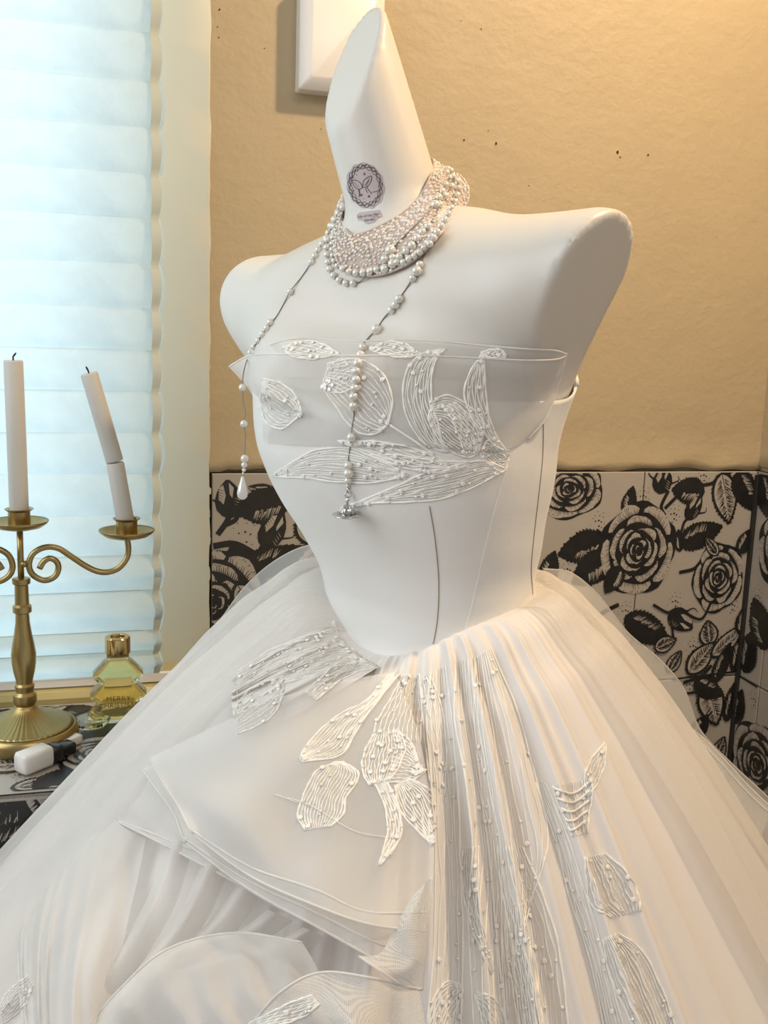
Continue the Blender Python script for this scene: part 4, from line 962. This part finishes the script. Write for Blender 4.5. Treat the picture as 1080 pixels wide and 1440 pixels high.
def pearl(p, r, parent):
    global pearl_src
    if pearl_src is None:
        pearl_src = MB().sphere((0, 0, 0), 1.0, 16, 10).build('pearl', MAT['pearl'], parent, origin=(0, 0, 0)); o = pearl_src; o.location = Vector(p)-wloc(parent); o.scale = (r,)*3; WL[o.name] = Vector(p); return o
    return copy_to(pearl_src, p, parent, scale=r)
def drop(px, py, r, bv=None, dd=None):
    h = rayhit(bv or CH2, px, py); d = (h[0]-CAM).dot(fw)-r if h else 9
    if dd: d = min(d, dd)
    if d > 5: d = .85
    return P(px, py, d)
def strand(parent, pts, bv=None, cord=.0005, dd=None):
    """pts: (px, py, bead radius in px or 0 for cord only[, depth])"""
    c3 = []
    for q in pts:
        r = q[2]*.00057; p = P(q[0], q[1], q[3]) if len(q) > 3 else drop(q[0], q[1], max(r, .0008), bv, dd); c3.append(p)
        if q[2]: pearl(p, r, parent)
    if len(c3) > 1: MB().tube([Vector(p) for p in cr(c3, len(c3)*4)], cord, 6).build('cord', MAT['cord'], parent)
    return c3
def along(path, r, step=None):
    q = cr([(x, y, 0) for x, y in path], 400); out = [(q[0][0], q[0][1], r)]; acc = 0; st_ = step or r*1.95
    for i in range(1, 400):
        acc += math.hypot(q[i][0]-q[i-1][0], q[i][1]-q[i-1][1])
        if acc >= st_: out.append((q[i][0], q[i][1], r*rng.uniform(.93, 1.05))); acc = 0
    return out
lar = empty('lariat_necklace', P(500, 500, .78), 'long pearl and cord necklace hanging to a teardrop pearl and a silver orb', 'necklace')
left = along([(478, 290), (470, 312), (462, 330), (450, 347), (436, 372)], 5.0)+[(425, 388, 0), (408, 410, 5), (400, 425, 0), (388, 446, 0), (380, 453, 5.3), (375, 461, 5.2), (369, 470, 5), (363, 479, 5), (357, 488, 5), (352, 496, 5), (346, 510, 0), (342, 527, 0), (341, 545, 5.6), (342, 565, 0), (345, 580, 0), (343, 596, 5.6), (345, 612, 0), (344, 630, 0), (344, 645, 6), (343.5, 654, 4.6), (343, 661, 3)]
lp_ = [q if q[1] < 500 else (*q[:3], .846) for q in left]
strand(lar, lp_, dd=None)
q = P(342, 661, .846); MB().tube([q, P(341.5, 672, .846)], .0007, 6).build('link', MAT['silver'], lar)
dp = P(341, 686, .846); MB().lathe([(0, .0100), (.0012, .0095), (.0020, .006), (.0036, .001), (.0047, -.004), (.0042, -.0078), (.0022, -.0098), (0, -.0102)], dp, 20).build('teardrop_pearl', MAT['pearl'], lar)
right = along([(628, 243), (641, 252), (645, 266), (640, 282), (632, 298), (621, 316), (610, 334), (600, 349)], 5.0)+[(596, 360, 0), (590, 372, 5), (586, 381, 6.6), (580, 391, 5.2), (573, 403, 0), (566, 413, 0), (561, 420, 5.8), (556, 428, 5.8), (550, 436, 5.2), (540, 447, 0), (534, 456, 0), (529, 463, 7), (519, 474, 0), (512, 482, 0), (510, 488, 5.6), (507, 499, 5.8), (503, 511, 6), (501, 522, 5.6), (500.5, 534, 5.6), (498.5, 546, 5.6), (497, 558, 5.8), (497, 571, 6), (498, 585, 0), (495, 600, 0), (494, 615, 5.8), (492, 632, 0), (490, 645, 0), (489.5, 655, 5.6), (490, 666, 6.4), (489.5, 676, 5), (489.5, 683, 2.4)]
c = strand(lar, right)
dl_ = (c[-1]-CAM).dot(fw); 
def ringm(c, R, r, ax, parent, nm, m_): 
    e1, e2 = ax; MB().tube([c+e1*R*math.cos(t)+e2*R*math.sin(t) for t in np.linspace(0, 2*math.pi, 17)], r, 6, cap=False).build(nm, m_, parent)
for k, y in enumerate((689, 695.5)): ringm(P(489.5, y, dl_), .0021, .0005, (rt if k else fw*.7+rt*.3, up), lar, 'link', MAT['silver'])
oc = P(488.5, 722, dl_-.002)
orb = MB().lathe([(0, .0062), (.0018, .0060), (.0040, .0046), (.0052, .0024), (.0056, 0), (.0052, -.0022), (.0030, -.0040), (0, -.0045)], oc, 24).build('orb_pendant', MAT['silver'], lar)
MB().lathe([(.0062, -.0006), (.0110, -.0014), (.0114, -.0010), (.0110, -.0004), (.0062, .0006), (.0062, -.0006)], oc, 36, ((rt+fw*.0).normalized(), (fw*.98+up*.25).normalized(), (up*.98-fw*.2).normalized())).build('saturn_ring', MAT['silver'], orb)
for a in (0, 60, 120): e = rt*math.cos(R_(a))+fw*math.sin(R_(a)); MB().tube([oc+e*.0056*math.cos(t)+up*.0062*math.sin(t) for t in np.linspace(0, math.pi, 12)], .0006, 5).build('crown_band', MAT['silver'], orb)
MB().tube([oc+up*.0062, oc+up*.0125], .0008, 6).build('cross', MAT['silver'], orb); MB().tube([oc+up*.0098-rt*.0018, oc+up*.0098+rt*.0018], .0007, 6).build('cross', MAT['silver'], orb)
wrp = empty('pearl_strand_necklace', P(540, 380, .78), 'pearl strands wound over the blush beaded choker with short bare cords', 'necklace')
strand(wrp, along([(482, 292), (472, 305), (464, 320), (460, 340), (460, 360), (464, 380), (474, 392), (486, 398), (503, 398)], 5.2), CH)
strand(wrp, [(503, 398, 0), (520, 386, 0), (537, 368, 0), (541, 364, 5.6), (549, 352, 7.4), (556, 345, 0), (585, 316, 0), (606, 294, 0), (612, 288, 6.6), (617, 278, 6), (622, 269, 5.4), (627, 260, 5), (632, 250, 4.8), (634, 240, 4.8)], CH)
strand(wrp, along([(470, 318), (467, 345), (470, 368), (480, 378)], 4.2), CH)
strand(wrp, along([(482, 378), (496, 383), (512, 383), (530, 379)], 5.0)+[(541, 378, 6), (552, 371, 6.2), (562, 361, 5.4), (571, 353, 5.4), (579, 345, 5.4), (587, 335, 5.4), (594, 326, 5.2), (602, 318, 5.4), (612, 303, 0), (619, 288, 5), (626, 275, 5), (635, 262, 5), (637, 248, 4.8), (630, 238, 4.8)], CH)
strand(wrp, along([(552, 362), (562, 370), (575, 364), (588, 356), (600, 343), (612, 322)], 4.6), CH)
# ------- printed labels on the neck
MAT['lilac'] = mat('lilac_label', (.50, .42, .42), .5, noise=(200, .3, (.46, .38, .39)))
MAT['labelink'] = mat('label_ink', (.10, .075, .085), .5, noise=(200, .3, (.14, .1, .11)))
def decal(poly, m, name, lift, parent):
    cx_ = sum(p[0] for p in poly)/len(poly); cy_ = sum(p[1] for p in poly)/len(poly); rows_ = []
    for s_ in (0.02, .3, .6, .85, 1): rows_.append([rayhit(BODY, cx_+(x-cx_)*s_, cy_+(y-cy_)*s_, lift)[0] for x, y in poly])
    return MB().grid(rows_, closed=True).build(name, m, parent)
def inkline(pts, r, parent, lift=.0005, m=None):
    q = on(BODY, pts, lift, max(6, 5*len(pts)))
    if len(q) > 1: return q, r
ov = []
for k in range(48):
    a = 2*math.pi*k/48; rr = 1+.035*math.sin(a*11)+.04*math.sin(2*a+.8); ov.append((514+25.5*rr*math.cos(a)+2.5*math.sin(a), 261+33*rr*math.sin(a)))
lab = decal(ov, MAT['lilac'], 'round_label', .0004, mann)
def ink(lines, parent, nm):
    m_ = MB()
    for pts, r in lines:
        q = on(BODY, pts, .0006, max(6, 5*len(pts)))
        if len(q) > 1: m_.tube(q, r, 4)
    return m_.build(nm, MAT['labelink'], parent)
L_ = []
for rad in (.93, .84, .76):
    pp = []
    for k in range(61):
        a = 2*math.pi*k/60; rr = rad+.035*math.sin(a*15+rad*30); pp.append((514+25*rr*math.cos(a)+2.5*math.sin(a), 261+32*rr*math.sin(a)))
    L_.append((pp, .00022 if rad > .8 else .00016))
for k in range(26):
    a = 2*math.pi*k/26; L_.append(([(514+25*r_*math.cos(a+.1*q), 261+32*r_*math.sin(a+.1*q)) for q, r_ in enumerate((.78, .86, .92))], .00022))
L_ += [([(495, 254), (499, 262), (505, 266), (510, 263), (506, 256), (499, 253), (495, 254)], .00026), ([(510, 263), (512, 254), (518, 249), (523, 248), (521, 257), (516, 263), (510, 263)], .00026),
       ([(498, 256), (505, 263)], .00015), ([(513, 261), (520, 251)], .00018), ([(515, 262), (519, 254)], .00018), ([(516, 263), (520, 269), (523, 272)], .0003), ([(514, 265), (517, 271)], .00025),
       ([(505, 266), (506, 271), (508, 275), (510, 273)], .0005), ([(506, 272), (505.5, 277)], .0003), ([(524, 270), (530, 269), (535, 266)], .0002), ([(496, 247.5), (496.8, 250)], .0008), ([(512.5, 243), (513, 246)], .0007), ([(519, 275), (519.5, 277)], .0010), ([(498, 267), (498, 269)], .0004), ([(512, 279), (512.3, 280)], .0003), ([(502, 245), (502.2, 246)], .0003)]
ink(L_, lab, 'drawn_emblem')
rib = [(502, 302), (506, 299), (520, 297), (534, 295.5), (536.5, 301), (538, 305.5), (534.5, 305), (531, 308), (526, 313), (517, 315.5), (513, 313), (510, 310.5), (504, 310)]
lab2 = decal(rib, MAT['lilac'], 'ribbon_label', .0004, mann)
def decal_text(body, size, cx_, cy_, ang, parent):
    cu = bpy.data.curves.new('t', 'FONT'); cu.body = body; cu.size = size; cu.align_x = 'CENTER'; cu.align_y = 'CENTER'; cu.shear = .35
    t_ = bpy.data.objects.new('t', cu); COL.objects.link(t_); me = bpy.data.meshes.new_from_object(t_.evaluated_get(bpy.context.evaluated_depsgraph_get())); bpy.data.objects.remove(t_)
    V = []
    for v in me.vertices:
        x = v.co.x; y = -v.co.y; V.append(rayhit(BODY, cx_+x*math.cos(ang)-y*math.sin(ang), cy_+x*math.sin(ang)+y*math.cos(ang), .0007)[0])
    m = MB().add(V, [tuple(p.vertices) for p in me.polygons]); bpy.data.meshes.remove(me); m.build('lettering', MAT['labelink'], parent, smooth=False)
decal_text('Lily of the Mist', 5.0, 518, 303.5, -.13, lab2); decal_text('Garden', 5.0, 520, 309.5, -.13, lab2)
# ------------------------------------------------------------------ things on the ledge
cc = at_z(37, 1041, ZL); CXY = (cc.x, cc.y)
def zat(px, py, cx=None, cy=None):
    d = ray(px, py); h = math.hypot(CXY[0] if cx is None else cx, CXY[1] if cy is None else cy); t = h/math.hypot(d.x, d.y); return ZC+d.z*t
DC = (cc-CAM).dot(fw); SP = DC/F
cdl = empty('candelabra', (CXY[0], CXY[1], ZL), 'brushed gold candelabra with scrolled arms on the tiled window ledge', 'candelabra')
# foot
pf = [(0, ZL+.001), (69*SP, ZL+.001), (71*SP, ZL+.004), (71*SP, ZL+.012), (68*SP, ZL+.017), (66*SP, ZL+.018)]
MB().lathe([(r, z) for r, z in pf]+[(0, ZL+.018)], (CXY[0], CXY[1], 0), 64).build('foot', MAT['gold'], cdl, sharp=40)
z0 = ZL+.018; z1 = zat(37, 990)
pr_ = []
for i in range(15):
    t = i/14; r = 65*(1-t)**1.7+14*(t**.6)*1.0; r = 14+(65-14)*(1-t)**1.75; pr_.append((r*SP, z0+(z1-z0)*t))
MB().lathe(pr_, (CXY[0], CXY[1], 0), 192, rfun=lambda i, a: 1+(.022*math.cos(a*48)*(1-i/14)**.5 if 0 < i < 14 else 0)).build('fluted_base', MAT['gold'], cdl)
col = [(990, 14), (985, 16), (976, 15.5), (972, 12), (968, 12.5), (963, 13.5), (960, 11), (955, 11.5), (945, 14), (933, 16), (919, 16.5), (905, 14.5), (892, 12), (875, 9.5), (862, 9), (860, 12.5), (852, 12.5), (849, 9.5), (822, 9), (820, 12), (813, 12), (811, 4.5)]
dense = []
for i in range(len(col)-1):
    dense.append(col[i])
dense.append(col[-1])
MB().lathe([(r*SP, zat(34, y)) for y, r in dense], (CXY[0], CXY[1], 0), 32).build('column', MAT['gold'], cdl, sharp=35)
MB().lathe([(4.3*SP, zat(33, 812)), (4.3*SP, zat(30, 741))], (CXY[0], CXY[1], 0), 12).build('rod', MAT['gold'], cdl)
AX = EH*1.0
def cpt(px, py):       # point of the arms' plane, which runs parallel to the wall
    d = ray(px, py); t = (Vector((CXY[0], CXY[1], 0))-CAM).dot(NW)/d.dot(NW); return CAM+d*t
armpx = [(200, 1150), (218, 1118), (250, 1098), (283, 1112), (296, 1145), (278, 1190), (225, 1210), (170, 1185), (147, 1140), (160, 1085), (200, 1052), (250, 1040), (300, 1050), (350, 1082), (430, 1135), (490, 1163), (545, 1168), (600, 1148), (640, 1100), (650, 1050), (642, 990)]
arm = [cpt(x/3.6, 480+y/3.6) for x, y in armpx]
cax = Vector((CXY[0], CXY[1], 0))
def mir(p): q = p-cax; return cax+q-EH*(2*q.dot(EH))
for nm, pts in (('arm', arm), ('arm', [mir(p) for p in arm])):
    MB().tube([Vector(p) for p in cr(pts, 90)], .0032, 10).build(nm, MAT['gold'], cdl)
MB().tube([cpt(29, 793), cpt(38, 793)], .0036, 8).build('rivet', MAT['gold'], cdl)
def cup(c, zt):
    # drip plate and socket
    c = Vector((c.x, c.y, zt))
    o = MB().lathe([(.002, -.003), (.012, -.0025), (.022, 0), (.0275, .004), (.029, .0065), (.0286, .007), (.026, .0052), (.018, .0018), (.0, .001)], c, 40).build('drip_plate', MAT['gold'], cdl)
    MB().lathe([(.0105, .001), (.0110, .003), (.0110, .0165), (.0140, .0185), (.0143, .0192), (.0136, .0195), (.0102, .0185), (.0100, .006), (0, .006)], c, 28).build('socket', MAT['gold'], cdl, sharp=40)
    return c
c0 = cup(Vector((CXY[0], CXY[1], 0)), zat(31, 741))
ec = arm[-1]; c1 = cup(ec, ec.z+.001); em = mir(arm[-1]); cup(em, em.z+.001)
def candle(base, pts, r, label, wick):
    o = empty('candle', base, label, 'candle', None); p = [Vector(q) for q in pts]
    for i in range(len(p)-1):
        a, b = p[i], p[i+1]; ax = (b-a).normalized(); e1 = ax.orthogonal().normalized(); e2 = ax.cross(e1); L_ = (b-a).length
        rr = r*(1.0-.03*i)
        MB().lathe([(0, .0002), (rr*.96, .0005), (rr, .002), (rr*.99, L_*.5), (rr*.97, L_-.002), (rr*.9, L_-.0004), (rr*.3, L_-.0012), (0, L_-.0015)], a+ax*(.0006*i), 24, (e1, e2, ax), rfun=lambda k, t: 1+.02*math.sin(3*t+k)+.015*math.sin(7*t)).build('wax_piece' if len(p) > 2 else 'wax', MAT['wax'], o)
    t = p[-1]; ax = (p[-1]-p[-2]).normalized()
    MB().tube([t-ax*.001, t+ax*.003, t+ax*.005+EH*wick*.5, t+ax*.007+EH*wick], [.0009, .0009, .0011, .0007], 6).build('wick', MAT['wick'], o)
    return o
def caxis(c, pxt, pyt):
    d = ray(pxt, pyt); t = (c-CAM).dot(NW)/d.dot(NW); return CAM+d*t
b0 = c0+Vector((0, 0, .0065)); candle(b0, [b0, caxis(b0, 18.5, 506)], 12.6*SP, 'straight white candle in the centre cup of the candelabra', .003)
b1 = c1+Vector((0, 0, .0065)); candle(b1, [b1, caxis(b1, 161.5, 650), caxis(b1, 125, 525)], 12.2*SP, 'broken white candle bent to the left in the right cup', -.001)
# ---- tree-shaped bottle
bc = at_z(167, 1012, ZL); BSP = (bc-CAM).dot(fw)/F
BN = Vector((-bc.x, -bc.y, 0)).normalized(); BE = Vector((-BN.y, BN.x, 0))
def zb_(py): return zat(167, py, bc.x, bc.y)
half = [(1011, 37), (1008, 41), (1003, 42), (989, 27.5), (986, 27.5), (977, 38), (972, 38), (960, 24), (957, 24), (949, 34), (944.5, 34), (930, 19), (926, 15), (918, 15)]
bot = empty('bottle', (bc.x, bc.y, ZL), 'small tree-shaped glass bottle of yellow liquid with a gold cap', 'bottle')
def extr(scale_in, th, ytop, fillet=.25):
    hs = [(y, max(3, h-scale_in)) for y, h in half if y >= ytop]
    ys = [h[0] for h in hs]
    rings = []
    mid = (zb_(1011)+zb_(918))/2
    for s_, k in [(-1, .80), (-1, .86), (-.86, .97), (-.4, 1), (.4, 1), (.86, .97), (1, .86), (1, .80)]:
        ring = []
        for y, h in hs: ring.append((h*BSP*(k if True else 1), y))
        pts = [Vector((bc.x, bc.y, 0))+BE*x+BN*(th*s_)+Z*(zb_(y)*1.0+(1-k)*.25*(mid-zb_(y))+(scale_in*BSP*.8 if y > 1005 else 0)) for x, y in ring]
        pts2 = [Vector((bc.x, bc.y, 0))-BE*x+BN*(th*s_)+Z*(zb_(y)+(1-k)*.25*(mid-zb_(y))+(scale_in*BSP*.8 if y > 1005 else 0)) for x, y in ring[::-1]]
        rings.append(pts+pts2)
    m = MB().grid(rings, closed=True); n_ = len(rings[0]); m.f.append(tuple(range(n_))[::-1]); b_ = (len(rings)-1)*n_; m.f.append(tuple(b_+i for i in range(n_))); m.mi += [0, 0]
    return m
MAT['bglass'] = mat('bottle_glass', (.97, 1, .96), .02, noise=(3, .1, (.95, 1, .95)), Transmission_Weight=1., IOR=1.3)
MAT['liquid'] = mat('yellow_liquid', (1, .90, .46), .04, noise=(3, .2, (.9, .83, .3)), Transmission_Weight=.9, IOR=1.12)
extr(0, .014, 917).build('glass', MAT['bglass'], bot, sharp=50)
extr(4.5, .0105, 925).build('liquid', MAT['liquid'], bot, sharp=50)
MAT['capgold'] = mat('polished_gold', (.62, .44, .20), .12, 1, noise=(20, .3, (.55, .38, .16)))
MB().lathe([(17*BSP, zb_(917)), (17.2*BSP, zb_(916)), (17.2*BSP, zb_(896)), (16*BSP, zb_(894.6)), (10*BSP, zb_(894.6)), (9.5*BSP, zb_(896)), (9.5*BSP, zb_(899)), (0, zb_(899))], (bc.x, bc.y, 0), 36).build('cap', MAT['capgold'], bot, sharp=35)
def text(body, size, c, ex, ey, mat_, parent, name='lettering', ext=.0002, shear=0):
    cu = bpy.data.curves.new(name, 'FONT'); cu.body = body; cu.size = size; cu.align_x = 'CENTER'; cu.align_y = 'CENTER'; cu.extrude = ext; cu.shear = shear; cu.space_character = 1.1
    cu.materials.append(mat_); t_ = bpy.data.objects.new(name, cu); COL.objects.link(t_); dg = bpy.context.evaluated_depsgraph_get()
    me = bpy.data.meshes.new_from_object(t_.evaluated_get(dg)); bpy.data.objects.remove(t_); V = [Vector(c)+ex*v.co.x+ey*v.co.y+ex.cross(ey)*v.co.z for v in me.vertices]
    m = MB().add(V, [tuple(p.vertices) for p in me.polygons]); bpy.data.meshes.remove(me); return m.build(name, mat_, parent, smooth=False)
MAT['brownink'] = mat('brown_lettering', (.10, .065, .02), .5, noise=(60, .3, (.08, .05, .02)))
tc0 = Vector((bc.x, bc.y, 0))+BN*.0150
text('MERRY', .0080, tc0+Z*zb_(976), BE*1, Z, MAT['brownink'], bot); text('CHRISTMAS', .0074, tc0+Z*zb_(985), BE*1, Z, MAT['brownink'], bot)
# ---- low clear glass dish
dc = at_z(128, 1022, ZL)
dish = empty('glass_dish', (dc.x, dc.y, ZL), 'small low clear glass dish lying in front of the tree-shaped bottle', 'dish')
MB().lathe([(0, .002), (.012, .001), (.016, .002), (.020, .006), (.021, .009), (.0195, .009), (.015, .005), (0, .004)], (dc.x, dc.y, ZL), 28).build('bowl', MAT['bglass'], dish)
MB().tube([Vector((dc.x, dc.y, ZL+.006))+Vector(v) for v in ((-.018, .004, 0), (-.030, .008, .001), (-.042, .009, .002), (-.048, .006, .0022))], [.0018, .003, .0026, .001], 8).build('handle', MAT['silver'], dish)
# ---- white plug with black socket and a short lead
pa, pb_ = at_z(38, 1094, ZL), at_z(78, 1078, ZL); dx = (pb_-pa).normalized(); dy = Z.cross(dx); L_ = (pb_-pa).length
plg = empty('power_plug', (pa.x, pa.y, ZL), 'white plastic plug with a black socket lying on the ledge edge', 'plug')
def rbox(c, h, ax, m, nm):
    b = MB(); vs = []
    for (s_, k) in [(-1, .8), (-.85, 1), (.85, 1), (1, .8)]:
        ring = []
        for q in range(16):
            a = 2*math.pi*(q+.5)/16; cx_ = math.copysign(abs(math.cos(a))**.35, math.cos(a)); sy = math.copysign(abs(math.sin(a))**.35, math.sin(a)); ring.append(c+ax[0]*h[0]*s_+ax[1]*h[1]*cx_*k+ax[2]*h[2]*sy*k)
        vs.append(ring)
    b.grid(vs, closed=True); b.f += [tuple(range(16))[::-1], tuple(48+i for i in range(16))]; b.mi += [0, 0]
    return b.build(nm, m, plg)
rbox(pa+dx*L_*.48+dy*.010+Z*.0115, (L_*.52, .010, .0105), (dx, dy, Z), MAT['white_plastic'], 'housing')
rbox(pa+dx*(L_+.006)+dy*.010+Z*.010, (.0065, .009, .009), (dx, dy, Z), MAT['black_plastic'], 'socket')
rbox(pa+dx*(L_+.022)+dy*.014+Z*.008, (.010, .008, .006), (dx, dy, Z), MAT['black_plastic'], 'socket')
rbox(pa+dx*(L_+.026)+dy*.028+Z*.007, (.026, .007, .005), (dx, dy, Z), MAT['white_plastic'], 'arm')
MB().tube([pa+dx*(L_+.04)+dy*.03+Z*.012, pa+dx*(L_+.045)+dy*.05+Z*.014, pa+dx*(L_+.05)+dy*.075+Z*.006], .0028, 8).build('lead', MAT['white_plastic'], plg)
